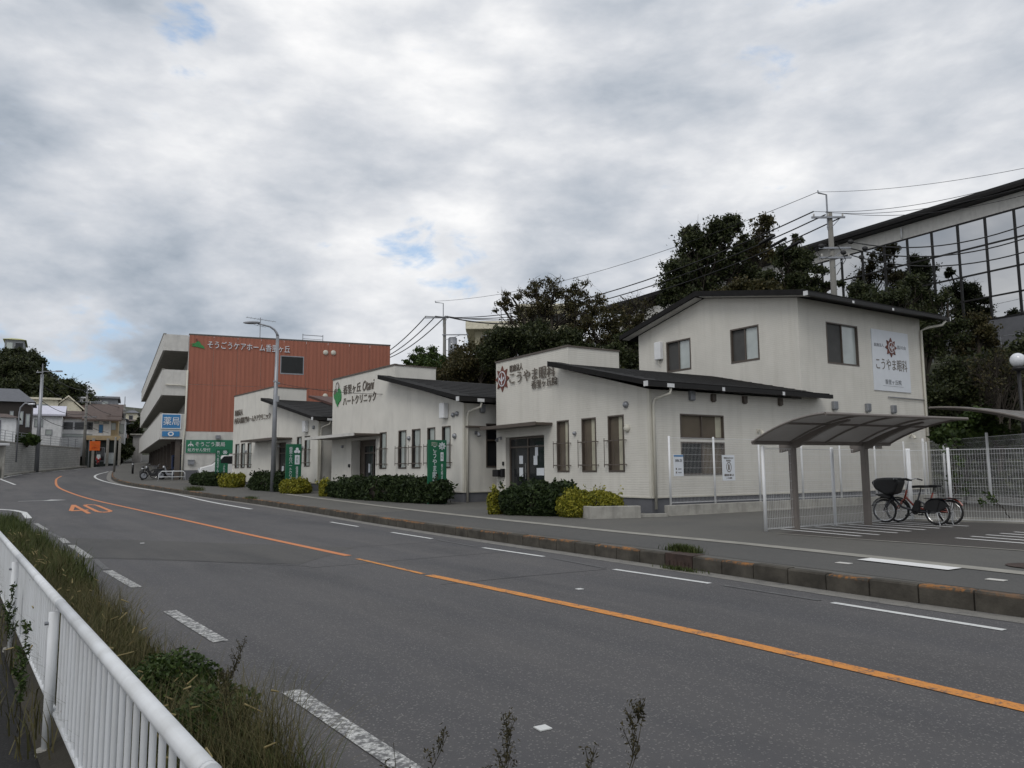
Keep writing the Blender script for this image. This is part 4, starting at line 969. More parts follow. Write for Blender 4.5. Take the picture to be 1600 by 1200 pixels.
for s, z0, z1, w, lab, wm in ((.10, 1.35, 1.95, .36, 'white notice with a blue heading strip on the end post of the mesh fence', 0), (2.06, 1.20, 1.95, .52, 'white no parking notice with a round emblem on the mesh fence', 1)):
    t = thing('notice_board', lab, 'notice', (F1[0], F1[1], .0), R(32.6))
    b = MB(); b.box(s, -.045, z0, s+w, -.02, z1); obj('board', b, M['signw'], t)
    if wm:
        b = MB(); b.lathe([(.135,0),(.135,-.006),(.115,-.006),(.115,0)], n=20, axis='y'); o = obj('emblem_ring', b, M['letter'], t); o.location = (s+w/2, -.046, (z0+z1)/2+.02); o.scale = (.8,1,1.1)
        b = MB(); b.box(s+w/2-.03,-.05,(z0+z1)/2-.06,s+w/2+.03,-.046,(z0+z1)/2+.1); obj('emblem_figure', b, M['letter'], t)
        lettering(t, '関係者以外の方の', 'Y', -.045, s+.06, s+w-.06, z1-.11, z1-.06, 0, 'letter', .004, .002); lettering(t, '駐車禁止', 'Y', -.045, s+.16, s+w-.16, z1-.19, z1-.135, 0, 'letter', .004, .002)
        lettering(t, '無断駐車は固くお断りします', 'Y', -.045, s+.06, s+w-.06, z0+.13, z0+.2, 0, 'letter', .004, .002); lettering(t, 'こうやま眼科', 'Y', -.045, s+.14, s+w-.14, z0+.05, z0+.1, 0, 'letter', .004, .002)
    else:
        b = MB(); b.box(s, -.05, z1-.05, s+w, -.046, z1-.01); obj('heading_strip', b, M['blue'], t)
        lettering(t, '駐車場のご案内', 'Y', -.045, s+.05, s+w-.05, z1-.2, z1-.12, 0, 'steel', .004, .002)
        for k in range(2): b = MB(); b.box(s+.06,-.05,z0+.08+k*.1,s+.10,-.046,z0+.13+k*.1); obj('print_mark', b, M['letter'], t); b = MB(); b.box(s+.15,-.05,z0+.09+k*.1,s+.28,-.046,z0+.115+k*.1); obj('print_mark', b, M['steel'], t)
CR = (9.75, 19.0)
mesh_fence('white wire mesh fence in front of the cycle shelter posts', (5.21,15.99), CR, .25, 1.96, [2.37], r=.035)
mesh_fence('white wire mesh fence closing the parking behind the bicycles', CR, (13.2,16.4), .25, 1.96, [.85, 2.7], r=.035)
b = thing('kerb_upstand', 'dark concrete upstand under the fence behind the bicycles', 'low wall', (*CR, .2), math.atan2(16.4-19.0, 13.2-9.75)); obj('upstand', MB().box(0,.05,0,4.3,.2,.16), M['concrete'], b)
mesh_fence('taller white mesh fence with climbing plants at the far edge of the parking', (15.2,28.6), (14.2,16.5), .36, 2.48, [1.6, 4.5, 7.4, 10.3], r=.042, ext=.08)

shel = plain('shelter_panel', (.20,.192,.184), .35, var=.25, scale=1.2)
_t = shel.node_tree; _p = _t.nodes['Principled BSDF']; _tr = _t.nodes.new('ShaderNodeBsdfTranslucent'); _tr.inputs[0].default_value = (.24,.225,.21,1)
_m = _t.nodes.new('ShaderNodeMixShader'); _m.inputs[0].default_value = .2; _t.links.new(_p.outputs[0], _m.inputs[1]); _t.links.new(_tr.outputs[0], _m.inputs[2]); _t.links.new(_m.outputs[0], _t.nodes['Material Output'].inputs[0])
def shelter(label, loc, rz, L0, L1, W, z0, z1, posts, bulge=.11, frame='brownsteel', flip=1, postw=.055, postd=.075):
    """X along the post line; roof reaches out to -Y (flip=1); z0 height at the posts, z1 at the outer edge"""
    t = thing('cycle_shelter', label, 'shelter', loc, rz)
    N = 10; z = lambda k: z0+(z1-z0)*k + bulge*4*k*(1-k); y = lambda k: -flip*W*k
    for x in posts:
        b = MB(); b.box(x-postw, -.10, -.05, x+postw, -.10+2*postd, z0-.02); obj('post', b, M[frame], t, bevel=.02)
        pts = [(x-.045, y(k/N)+(.3 if k == 0 else 0), z(k/N)-.05) for k in range(N-1)]; low = [(x-.045, y(k/N)+(.3 if k == 0 else 0), z(k/N)-.05-.17*(1-k/N)) for k in range(N-2, -1, -1)]
        b = MB(); b.prism(pts+low, (.09,0,0)); obj('roof_arm', b, M[frame], t)
    nb = max(3, round((L1-L0)/1.1)); xs_ = np.linspace(L0, L1, nb+1)
    for a, c in zip(xs_[:-1], xs_[1:]):
        for k0, k1 in ((0, 5), (5, 10)):
            b = MB(); m = 4
            rows = []
            for k in range(k0, k1+1):
                rows.append([(a+.02+(c-a-.04)*j/m, y(k/N)+(-.01*flip if k == k0 and k0 else 0), z(k/N)+.03*math.sin(math.pi*j/m)*math.sin(math.pi*(k-k0)/(k1-k0))) for j in range(m+1)])
            b.grid(rows); obj('roof_panel', b, shel, t, True)
    for x in xs_:
        b = MB(); b.tube([(x, y(k/N), z(k/N)-.012) for k in range(N+1)], .028, 5); obj('roof_rib', b, M[frame], t)
    for k, r in ((0, .05), (.5, .025), (1, .035)):
        b = MB(); b.tube([(L0,y(k),z(k)-.02),(L1,y(k),z(k)-.02)], r, 6); obj('edge_beam', b, M[frame], t)
    return t
s1 = shelter('brown cantilever cycle shelter with an arched panel roof over the bicycles', (5.985,16.55,.25), R(26.6), -1.09, 3.13, 1.9, 1.86, 2.33, (0, 2.23))
s2 = shelter('second arched shelter roof on thin posts beyond the fence at the right edge', (14.7,21.5,.3), R(32.6), 0, 5.5, 3.0, 2.5, 3.12, (.8, 4.6), .14, 'brownsteel', -1, .035, .035)

def bicycle(label, loc, rz, frame, r=.28, wb=1.12, group=None, childseat=False, basket=False, pinkseat=False):
    t = thing('bicycle', label, 'bicycle', loc, rz, group)
    for x in (0, wb):
        b = MB(); n = 24; b.tube([(x+(r-.022)*math.cos(2*math.pi*i/n), 0, r+(r-.022)*math.sin(2*math.pi*i/n)) for i in range(n)], .022, 6, closed=True); w = obj('wheel', b, M['rubber'], t, True)
        b = MB(); b.tube([(x+(r-.05)*math.cos(2*math.pi*i/n), 0, r+(r-.05)*math.sin(2*math.pi*i/n)) for i in range(n)], .011, 5, closed=True); obj('rim', b, M['chrome'], w)
        b = MB()
        for i in range(14): a = 2*math.pi*i/14; b.tube([(x,.012*(-1)**i,r),(x+(r-.05)*math.cos(a),0,r+(r-.05)*math.sin(a))], .0025, 3, caps=False)
        b.cyl((x,-.05,r),(x,.05,r),.028,8); obj('spokes', b, M['chrome'], w)
        b = MB(); a0, a1 = (R(20), R(170)) if x else (R(30), R(150))
        b.tube([(x+(r+.025)*math.cos(a0+(a1-a0)*i/8), 0, r+(r+.025)*math.sin(a0+(a1-a0)*i/8)) for i in range(9)], .020, 5); obj('mudguard', b, M[frame] if not x else M['black'], t)
    bb = (wb*.42, 0, r+.02); seat = (wb*.30, 0, r+.42); head = (wb*.80, 0, r+.42)
    b = MB(); b.tube([bb, seat], .02, 7); b.tube([(head[0]+.03,0,r+.32), (wb*.66,0,r+.10), bb], .026, 7); b.tube([(head[0]-.01,0,head[2]+.06),(head[0]+.05,0,r+.28)], .024, 7)
    for s in (-1, 1): b.tube([(0,.05*s,r),(wb*.33,.02*s,r+.26)], .011, 5); b.tube([(0,.05*s,r),(bb[0],.03*s,bb[2])], .013, 5)
    obj('frame', b, M[frame], t, True)
    b = MB(); b.tube([(head[0]+.05,0,r+.28),(head[0]+.07,0,r+.24)], .024, 6)
    for s in (-1, 1): b.tube([(head[0]+.065,.04*s,r+.26),(wb-.04,.045*s,r+.1),(wb,.05*s,r)], .013, 6)
    obj('fork', b, M[frame], t, True)
    b = MB(); b.tube([(head[0]-.01,0,head[2]+.05),(head[0]-.06,0,head[2]+.27)], .014, 6); b.tube([(head[0]-.26,-.27,head[2]+.28),(head[0]-.12,-.22,head[2]+.32),(head[0]-.04,-.05,head[2]+.28),(head[0]-.04,.05,head[2]+.28),(head[0]-.12,.22,head[2]+.32),(head[0]-.26,.27,head[2]+.28)], .012, 6); h = obj('handlebar', b, M['steel'], t, True)
    for s in (-1, 1): b = MB(); b.tube([(head[0]-.26,.27*s,head[2]+.28),(head[0]-.15,.235*s,head[2]+.315)], .018, 6); obj('grip', b, M['black'], h)
    b = MB(); b.tube([seat,(seat[0]-.03,0,seat[2]+.12)], .013, 6); b.prism([(seat[0]-.16,-.10,seat[2]+.12),(seat[0]-.14,.10,seat[2]+.12),(seat[0]+.02,.05,seat[2]+.12),(seat[0]+.16,.02,seat[2]+.11),(seat[0]+.16,-.02,seat[2]+.11),(seat[0]+.02,-.05,seat[2]+.12)], (0,0,.06)); obj('saddle', b, M['black'], t, bevel=.02)
    b = MB(); b.lathe([(.001,-.03),(.085,-.03),(.085,-.02),(.001,-.02)], o=(bb[0],0,bb[2]), n=14, axis='y')
    for s in (-1, 1): b.tube([(bb[0],.05*s,bb[2]),(bb[0]+.12*s,.07*s,bb[2]-.1*s)], .01, 5); b.box(bb[0]+.12*s-.045,.06*s-.03,bb[2]-.1*s-.012,bb[0]+.12*s+.045,.06*s+.03+.03*s,bb[2]-.1*s+.012)
    obj('crank', b, M['black'], t)
    b = MB(); b.prism([(bb[0]-.06,-.035,bb[2]-.05),(bb[0]-.12,-.035,bb[2]+.02),(wb*.30,-.035,r+.24),(wb*.38,-.035,r+.27),(bb[0]+.05,-.035,bb[2]+.04)], (0,.07,0)); b.box(.02,-.075,r-.03,bb[0],-.055,r+.05); obj('battery', b, M['black'], t, bevel=.01)
    b = MB(); b.box(-.22,-.085,r+.30,.24,.085,r+.315)
    for s in (-1, 1): b.tube([(-.1,.08*s,r+.3),(0,.06*s,r)], .007, 4)
    obj('carrier', b, M['black'], t)
    b = MB(); b.tube([(-.02,.08,r),(-.10,.14,.01),(-.04,.14,.008)], .008, 5); b.tube([(-.02,-.08,r),(-.10,-.14,.01)], .008, 5); b.tube([(-.10,-.14,.01),(-.10,.14,.01)], .008, 5); obj('stand', b, M['chrome'], t)
    if childseat:
        c = (wb, 0); cover = [(.20,.93),(.06,1.01),(-.10,1.03),(-.38,1.03),(-.44,.93),(-.33,.665),(-.14,.62),(.0,.70),(.11,.755)]
        b = MB(); b.prism([(c[0]+x, -.21, z+.02) for x, z in cover], (0,.42,0)); obj('child_seat', b, M['black'], t, bevel=.05)
        b = MB(); b.prism([(c[0]+.2,-.16,.675),(c[0]-.0,-.16,.60),(c[0]-.07,-.16,.565),(c[0]-.19,-.16,.565),(c[0]-.16,-.16,.665)], (0,.32,0)); obj('foot_tray', b, M['black'], t, bevel=.03)
        for s in (-1, 1): b = MB(); b.prism([(.0,.05*s,r)]+[(1.02*r*math.cos(R(a_)),.05*s,r+1.02*r*math.sin(R(a_))) for a_ in range(15,151,15)], (0,.008*s,0)); obj('skirt_guard', b, M['black'], t)
        b = MB(); b.tube([(c[0]-.36,-.22,.98),(c[0]-.46,-.2,1.02),(c[0]-.46,.2,1.02),(c[0]-.36,.22,.98)], .02, 6); obj('seat_bar', b, M['black'], t, True)
        b = MB(); b.tube([(head[0]+.03,0,r+.30),(c[0]-.18,0,.60)], .03, 6); obj('seat_bracket', b, M[frame], t)
    if basket:
        b = MB()
        for k in range(7): z = r+.40+k*.035; e = .012*k; b.tube([(wb-.12-e,-.14-e,z),(wb+.14+e,-.14-e,z),(wb+.14+e,.14+e,z),(wb-.12-e,.14+e,z)], .005, 3, closed=True)
        for k in range(9): y_ = -.14+k*.035; b.tube([(wb+.14,y_,r+.4),(wb+.21,y_*1.5,r+.61)], .004, 3); b.tube([(wb-.12,y_,r+.4),(wb-.19,y_*1.5,r+.61)], .004, 3)
        obj('basket', b, M['steel'], t)
    if pinkseat:
        pk = plain('pink_cloth', (.42,.20,.19), .8)
        b = MB(); b.prism([(.06,-.14,r+.40),(.24,-.14,r+.40),(.20,-.14,r+.82),(.06,-.14,r+.84)], (0,.28,0)); obj('seat_cover', b, pk, t, bevel=.05)
    return t
def bike_at(label, rear, front, frame, **k):
    d = np.array(front)-np.array(rear); return bicycle(label, (rear[0], rear[1], pz(*rear)+.006), math.atan2(d[1], d[0]), frame, wb=float(np.hypot(*d)), **k)
bike_at('black electric bicycle with a black child seat over its front wheel', (9.43,17.28), (8.70,18.20), 'navy', r=.28, childseat=True)
bike_at('orange red bicycle parked behind the black one', (9.80,17.42), (9.08,18.36), 'orange_frame', r=.28)

# guard fence at the camera's side
gd = np.array((-.5903, .8072)); gp = np.array((-2.56, 4.467))
gf = thing('guard_fence', 'white tubular guard fence along the footpath in the near corner', 'guard fence', (gp[0], gp[1], 0), math.atan2(gd[1], gd[0]))
P_ = [-6.2, -3.05, .1, 3.25, 6.4, 9.55, 12.7, 15.85]
for a, c in zip(P_[:-1], P_[1:]):
    b = MB(); b.tube([(a+.01,0,.805),(c-.012,0,.805)], .0285, 12); obj('top_rail', b, M['rail'], gf, True)
    b = MB(); b.tube([(a+.03,-.004,.20),(c-.03,-.004,.20)], .017, 8); obj('bottom_rail', b, M['rail'], gf, True)
    b = MB(); b.tube([(c-.012,0,.805),(c+.011,0,.805)], .030, 12); obj('rail_sleeve', b, M['rail'], gf, True)
bal = MB().tube([(0,-.004,.19),(0,-.004,.785)], .0112, 8, caps=False).mesh('baluster', M['rail'], True)
for a, c in zip(P_[:-1], P_[1:]):
    n = 24
    for i in range(1, n): link('baluster', bal, gf, (a+(c-a)*i/n, 0, 0))
pm = MB(); pm.tube([(0,.03,-.1),(0,.03,.76)], .0245, 12); pm = pm.mesh('post', M['rail'], True)
bm_ = MB().lathe([(.001,.0),(.011,.0),(.011,.02),(.001,.02)], n=8, axis='y').mesh('bolt', M['steel'])
for a in P_:
    o = link('post', pm, gf, (a,0,0)); link('bolt', bm_, o, (0,.052,.70))
    b = MB(); b.lathe([(.001,.012),(.045,.012),(.05,-.02)], n=14); f_ = obj('post_base', b, M['concrete'], gf); f_.location = (a,.035,.0)

# ------------------------------------------------------------------ street lamp, poles, wires
lp = thing('street_lamp', 'tall grey street lamp with a curved arm on the footway by the far clinic', 'street lamp', (-12.68,40.93,.44))
b = MB(); b.tube([(0,0,0),(0,0,4.2),(.04,.0,8.4)], [.145,.115,.085], 12); b.lathe([(.001,.02),(.22,.02),(.2,-.03)], n=14); obj('pole', b, M['steel'], lp, True)
dx, dy = -.93, -.37
arm = [(.04,0,8.4),(.05+dx*.05,dy*.05,8.55),(.05+dx*.18,dy*.18,8.74),(.05+dx*.42,dy*.42,8.90),(.05+dx*.8,dy*.8,8.98),(.05+dx*1.05,dy*1.05,9.02)]
b = MB(); b.tube(arm, [.08,.065,.055,.048,.043,.04], 10); obj('arm', b, M['steel'], lp, True)
b = MB(); b.sphere((0,0,0), (.45,.15,.085), 16, 8); h = obj('lamp_head', b, M['steel'], lp, True); h.location = (.05+dx*1.35,dy*1.35,9.06); h.rotation_euler = (0,R(4),math.atan2(dy,dx))
b = MB(); b.box(.07,-.08,4.85,.2,.08,5.15); b.box(-.10,-.11,5.9,.10,.11,5.98); b.box(.06,-.06,5.78,.22,.06,5.9); obj('control_box', b, M['steel'], lp)

def wire(label, p, q, sag, r=.012, group='overhead wires', n=20):
    p, q = Vector(p), Vector(q); pts = [p.lerp(q, i/n)-p - Vector((0,0,sag*4*(i/n)*(1-i/n))) for i in range(n+1)]
    o = obj('overhead_wire', MB().tube(pts, r, 5), M['wire'], smooth=True, loc=p); return tag(o, label, 'wire', group)
def upole(label, base, ztop, r=.16, arms=(), mt='polec', rz=0, trans=None, ext=None):
    t = thing('utility_pole', label, 'utility pole', base, rz); h = ztop-base[2]
    obj('pole', MB().cyl((0,0,0),(0,0,h),r*1.25,12,r*.8), M[mt], t, True)
    for z, x0, x1, ni in arms:
        z -= base[2]; b = MB(); b.box(x0,-.05-r,z-.045,x1,.03-r,z+.045); b.tube([(x1*.7,-r,z),(0.02,-r,z-.5)], .02, 5); a = obj('crossarm', b, M['steel'], t)
        for i in range(ni):
            x = x0+.12+(x1-x0-.24)*i/max(1, ni-1); b = MB(); b.lathe([(.02,.04),(.05,.06),(.03,.09),(.05,.11),(.03,.14),(.045,.16),(.02,.2)], n=8); o = obj('insulator', b, M['offwhite'], a, True); o.location = (x,-r-.01,z)
    if ext: b = MB(); b.tube([(-.12,0,h-.9),(-.12,0,ext[1]-base[2]-.0),(-.12+ext[0],0,ext[1]-base[2]+.1)], .045, 7); b.box(-.16,-.06,h-.8,.1,.06,h-.7); b.cyl((-.12+ext[0],0,ext[1]-base[2]+.1),(-.12+ext[0],0,ext[1]-base[2]+.24),.03,6); obj('wire_bracket', b, M['steel'], t)
    if trans:
        b = MB(); b.cyl((trans[0],0,trans[1]-base[2]),(trans[0],0,trans[2]-base[2]),trans[3],14); b.cyl((trans[0],0,trans[2]-base[2]),(trans[0],0,trans[2]-base[2]+.08),trans[3]*.8,12); b.box(0,-.05,trans[1]-base[2]+.3,trans[0],.05,trans[1]-base[2]+.4); obj('transformer', b, M['steel'], t, True)
    return t
P1 = Vector((16.28,38.0,4.5)); P2 = Vector((-6.2,70.0,1.6))
p1 = upole('concrete utility pole with crossarm and clamps rising behind the two storey wing', P1, 14.5, .15, [(14.2,-1.0,.7,3),(12.6,-.7,.9,0),(12.1,-.7,.9,2)], ext=(-.42,15.45))
for x, z in ((-.6,12.7),(.9,12.9),(1.6,12.55),(1.4,12.1),(.5,12.35)):
    b = MB(); b.sphere((x,-.2,z-P1.z), (.16,.1,.12), 8, 6); obj('cable_clamp', b, M['wire'], p1)
b = MB(); b.tube([(-.3,-.1,12.8-P1.z),(-.9,-.15,12.6-P1.z),(-.6,-.2,12.0-P1.z),(-.1,-.2,12.2-P1.z)], .02, 5); b.tube([(.2,-.2,12.8-P1.z),(.6,-.2,12.0-P1.z),(.1,-.2,11.2-P1.z)], .02, 5); obj('cable_loop', b, M['wire'], p1)
p2 = upole('utility pole with a grey transformer among the trees behind the middle clinic', P2, 15.7, .17, [(15.6,-1.9,.4,3),(14.0,-.2,2.2,2)], trans=(.75,11.6,13.7,.42), ext=(-.75,17.0))
for x in (1.9, 2.1): b = MB(); b.cyl((x,-.2,14-P2.z),(x,-.2,11.5-P2.z),.012,4); obj('drop_cable', b, M['wire'], p2)
for i, (dx, dz) in enumerate(((-.9,.3),(-.3,.25),(.45,.2))):
    wire(('uppermost','middle','lowest')[i]+' of three dark cables sagging from the right pole across the trees', P1+Vector((dx,-.2,14.2-P1.z+dz-.12*i)), P2+Vector((-1.7+.9*i,-.2,15.75-P2.z)), 1.8+.15*i, .035, 'cables between the two poles')
    b = wire(('uppermost','middle','lowest')[i]+' of three insulated cable sleeves on the cables beside the right pole', P1+Vector((dx,-.2,14.2-P1.z+dz-.12*i))+(P2-P1)*.06-Vector((0,0,.45)), P1+Vector((dx,-.2,14.2-P1.z+dz-.12*i))+(P2-P1)*.085-Vector((0,0,.6)), 0, .085, 'cable sleeves'); b.name = 'cable_sleeve'; b['category'] = 'cable sleeve'
    wire(('uppermost','middle','lowest')[i]+' of three thin wires running from the right pole out of frame', P1+Vector((dx,-.2,14.2-P1.z+dz)), at(1660, 262+i*13, 26), .5, .012, 'thin wires to the right')
    wire(('uppermost','middle','lowest')[i]+' of three wires descending from the middle pole to the red building', P2+Vector((-1.7+.9*i,-.2,15.75-P2.z)), at(575+12*i, 566-2*i, 92), .6, .05, 'wires by the red building')
    wire(('uppermost','middle','lowest')[i]+' of three thick black cables passing in front of the glass hall', P1+Vector((.9,-.2,12.9-.35*i-P1.z)), at(1680, 318+24*i, 30), .9, .03, 'black cables before the glass')
wire('topmost thin wire rising left of the right pole bracket', P1+Vector((-.54,0,15.6-P1.z)), P2+Vector((-.87,0,17.2-P2.z)), 1.2, .015)
wire('topmost thin wire leading right from the pole bracket', P1+Vector((-.54,0,15.6-P1.z)), at(1670, 248, 26), .3, .01)
wire('cable from the middle pole toward the pale building', P2+Vector((.2,-.2,15.7-P2.z)), at(800, 506, 66), .2, .06)
wire('slack cable crossing the red end wall from the lamp', (-12.6,40.9,6.3), at(720, 610, 33), .35, .012)
for lab, px, py, D, yb, yt, r in (('tall slim pole behind the block wall, nearest of the left poles', 66, 568, 77.5, 733, 585, .17), ('second slim pole along the block wall before the houses', 136, 605, 92, 728, 618, .16), ('far utility pole on the slope beside the balconies', 195, 630, 106, 722, 632, .17)):
    B = at(px-4, yb, D); T = at(px, yt, D)
    t = upole(lab, (T.x, D, B.z-.6), T.z, r, [(T.z-.8,-.5,1.9 if D < 100 else 1.5,2),(T.z-2.6,-.3,1.4,0)] if D > 80 else [(T.z+.2,-.5,.2,1)], 'steel' if D < 80 else 'polec')
    hh = T.z-(B.z-.6); b = MB(); b.cyl((0,0,hh),(0,0,hh+1.1),.05,6); obj('pole_tip', b, M['steel'], t)
    if D < 80: b = MB(); b.tube([(0,0,hh+.3),(1.5,0,hh+.3)], .04, 5); b.box(1.4,-.12,hh+.24,2.0,.12,hh+.38); obj('lamp_arm', b, M['steel'], t)
for i in range(4):
    wire(('topmost','second','third','lowest')[i]+' of four wires strung between the left poles', at(66, 575+26*i, 77.5), at(136, 610+18*i, 92), .6, .03, 'wires between the left poles')
    wire(('topmost','second','third','lowest')[i]+' of four wires strung from the second left pole to the far pole', at(136, 610+18*i, 92), at(196, 636+12*i, 106), .6, .03, 'wires to the far pole')
B = at(25, 722, 71); t = thing('street_lamp', 'small street lamp with a bowed arm behind the block wall', 'street lamp', B)
b = MB(); hh = at(28,630,71).z-B.z; b.tube([(0,0,0),(0,0,hh-1.2),(.1,0,hh-.4),(.5,0,hh),(.9,0,hh-.05)], .07, 7); obj('pole', b, M['steel'], t, True); obj('lamp_head', MB().sphere((1.1,0,hh-.1),(.35,.14,.09)), M['lampw'], t, True)
B = (-37.3,72.3,pz(-37.3,72.3)); t = thing('sign_pole', 'plain pale grey post standing at the bend of the kerb', 'post', B); obj('pole', MB().cyl((0,0,0),(0,0,3.2),.10,10,.09), M['polec'], t, True); obj('cap', MB().sphere((0,0,3.2),(.1,.1,.06)), M['steel'], t, True)
t = thing('globe_lamp', 'white globe lamp on a dark post at the right edge', 'lamp', (17.95,27.0,.3)); obj('pole', MB().cyl((0,0,0),(0,0,4.62),.06,10), M['black'], t, True); obj('collar', MB().lathe([(.06,4.6),(.2,4.66),(.2,4.74),(.12,4.78)], n=16), M['black'], t, True); obj('globe', MB().sphere((0,0,5.0),.255,20,14), M['lampw'], t, True)

# ------------------------------------------------------------------ standing signs
def stand_sign(label, loc, rz, w, h, builder):
    t = thing('standing_sign', label, 'sign', loc, R(rz)); builder(t); return t
def sg1(t):
    obj('board', MB().box(-.38,0,.0,.38,.10,2.42), M['green'], t, bevel=.012)
    lettering(t, 'こうやま眼科', 'Y', 0, -.20, -.02, .72, 2.18, 0, 'signw', .004, .002, True); lettering(t, '香里ヶ丘院', 'Y', 0, -.18, -.05, .12, .66, 0, 'signw', .004, .002, True)
    lettering(t, '医療法人', 'Y', 0, -.24, 0, 2.28, 2.34, 0, 'cream', .004, .002); lettering(t, '昌川会', 'Y', 0, -.24, 0, 2.2, 2.26, 0, 'cream', .004, .002)
    emblem(t, 'Y', 0, .19, 2.19, .16, 0, 'signw', 'green', 'emblem', .002, .004, 'signw')
    b = MB(); b.box(.13,-.008,1.62,.25,-.001,1.95); obj('white_panel', b, M['signw'], t, bevel=.004); lettering(t, '眼科', 'Y', -.008, .16, .22, 1.68, 1.9, 0, 'green', .003, .002, True)
    lettering(t, '夜七時まで診療中', 'Y', 0, .15, .23, .35, 1.52, 0, 'signw', .004, .002, True)
stand_sign('green upright eye clinic sign with white sun emblem behind the middle hedge', (-2.86,29.35,.30), 28, .76, 2.4, sg1)
def sg2(t):
    obj('board', MB().box(-.40,0,.0,.40,.10,2.55), M['green'], t, bevel=.012)
    lettering(t, '香里ヶ丘ハートクリニック', 'Y', 0, -.24, -.06, .30, 2.40, 0, 'signw', .004, .002, True)
    b = MB()
    for an in (90, 210, 330): b.prism([(.17+.09*math.cos(R(an))+.08*math.cos(2*math.pi*i/12), -.002, 2.2+.09*math.sin(R(an))+.08*math.sin(2*math.pi*i/12)) for i in range(12)], (0,-.004-.001*an/90,0))
    obj('emblem', b, M['signw'], t)
    b = MB(); b.box(.06,-.008,1.50,.30,-.001,1.98); obj('white_panel', b, M['signw'], t); lettering(t, '内科', 'Y', -.008, .12, .24, 1.56, 1.92, 0, 'green2', .003, .002, True)
    lettering(t, '循環器内科', 'Y', 0, .12, .24, .3, 1.4, 0, 'signw', .004, .002, True)
stand_sign('green upright heart clinic sign with three petal emblem beside the street lamp', (-11.35,40.0,.44), 28, .8, 2.55, sg2)
def sg3(t):
    obj('post_board', MB().box(-.40,0,0,-.08,.12,2.15), M['green'], t); obj('top_board', MB().box(-.079,0,1.78,.40,.12,2.15), M['green'], t); obj('low_board', MB().box(-.079,0,.2,.36,.12,1.28), M['green'], t)
    lettering(t, '門へ処方せん受付', 'Y', 0, -.31, -.17, .3, 2.05, 0, 'signw', .004, .002, True); lettering(t, '※', 'Y', 0, .02, .3, 1.84, 2.09, 0, 'signw', .004, .002); lettering(t, 'ふれあい', 'Y', 0, .08, .2, .5, 1.2, 0, 'signw', .004, .002, True)
stand_sign('green stepped pharmacy sign above the farthest hedge', (-18.3,48.6,.85), 26, .8, 2.1, sg3)

# ------------------------------------------------------------------ white kei wagon by the care home
def car():
    t = thing('parked_car', 'white hatchback parked between the care home and the far clinic', 'car', (0,0,0))
    RM = Matrix.Translation((-24.0,56.108,.98)) @ Matrix.Rotation(R(26),4,'Z') @ Vector((.95,-2.2,0)); t.scale = (1.1,1.1,1.15); t.location = RM; t.rotation_euler = (0,0,R(26))
    prof = [(.05,.35),(.0,.55),(.06,.80),(.75,.98),(1.35,1.52),(1.6,1.60),(3.1,1.60),(3.42,1.45),(3.55,.95),(3.55,.35)]
    b = MB(); b.prism([(x,-.74,z) for x, z in prof], (0,1.48,0)); obj('body', b, M['carw'], t, bevel=.06)
    for y in (-.748, .744):
        for pts in ([(1.02,1.02),(1.45,1.48),(2.05,1.50),(2.05,1.02)], [(2.12,1.02),(2.12,1.50),(2.95,1.49),(3.25,1.02)]): b = MB(); b.prism([(x,y,z) for x, z in pts], (0,.004,0)); obj('side_window', b, M['dglass'], t)
    b = MB(); b.quad((.80,-.62,1.01),(.80,.62,1.01),(1.33,.56,1.505),(1.33,-.56,1.505)); o = obj('windscreen', b, M['dglass'], t); o.location = (-.012,0,.012)
    for x in (.62, 2.95):
        for y in (-.70, .58):
            b = MB(); b.lathe([(.02,0),(.27,0),(.28,.03),(.28,.10),(.27,.12),(.02,.12)], n=18, axis='y'); w = obj('wheel', b, M['rubber'], t); w.location = (x,y-.02,.28); b = MB(); b.lathe([(.001,-.006),(.17,-.006),(.18,.002)], n=14, axis='y'); obj('rim', b, M['steel'], w)
    for y in (-.6, .42): b = MB(); b.box(-.0,y,.62,.03,y+.2,.78); obj('headlight', b, M['lampw'], t); b = MB(); b.box(3.54,y,.85,3.57,y+.15,1.2); obj('tail_light', b, M['redp'], t)
    b = MB(); b.box(1.05,-.92,.98,1.18,-.75,1.12); b.box(1.05,.75,.98,1.18,.92,1.12); obj('mirror', b, M['carw'], t, bevel=.02)
    b = MB(); b.box(-.03,-.66,.34,.0,.66,.46); obj('bumper', b, M['black'], t)
car()

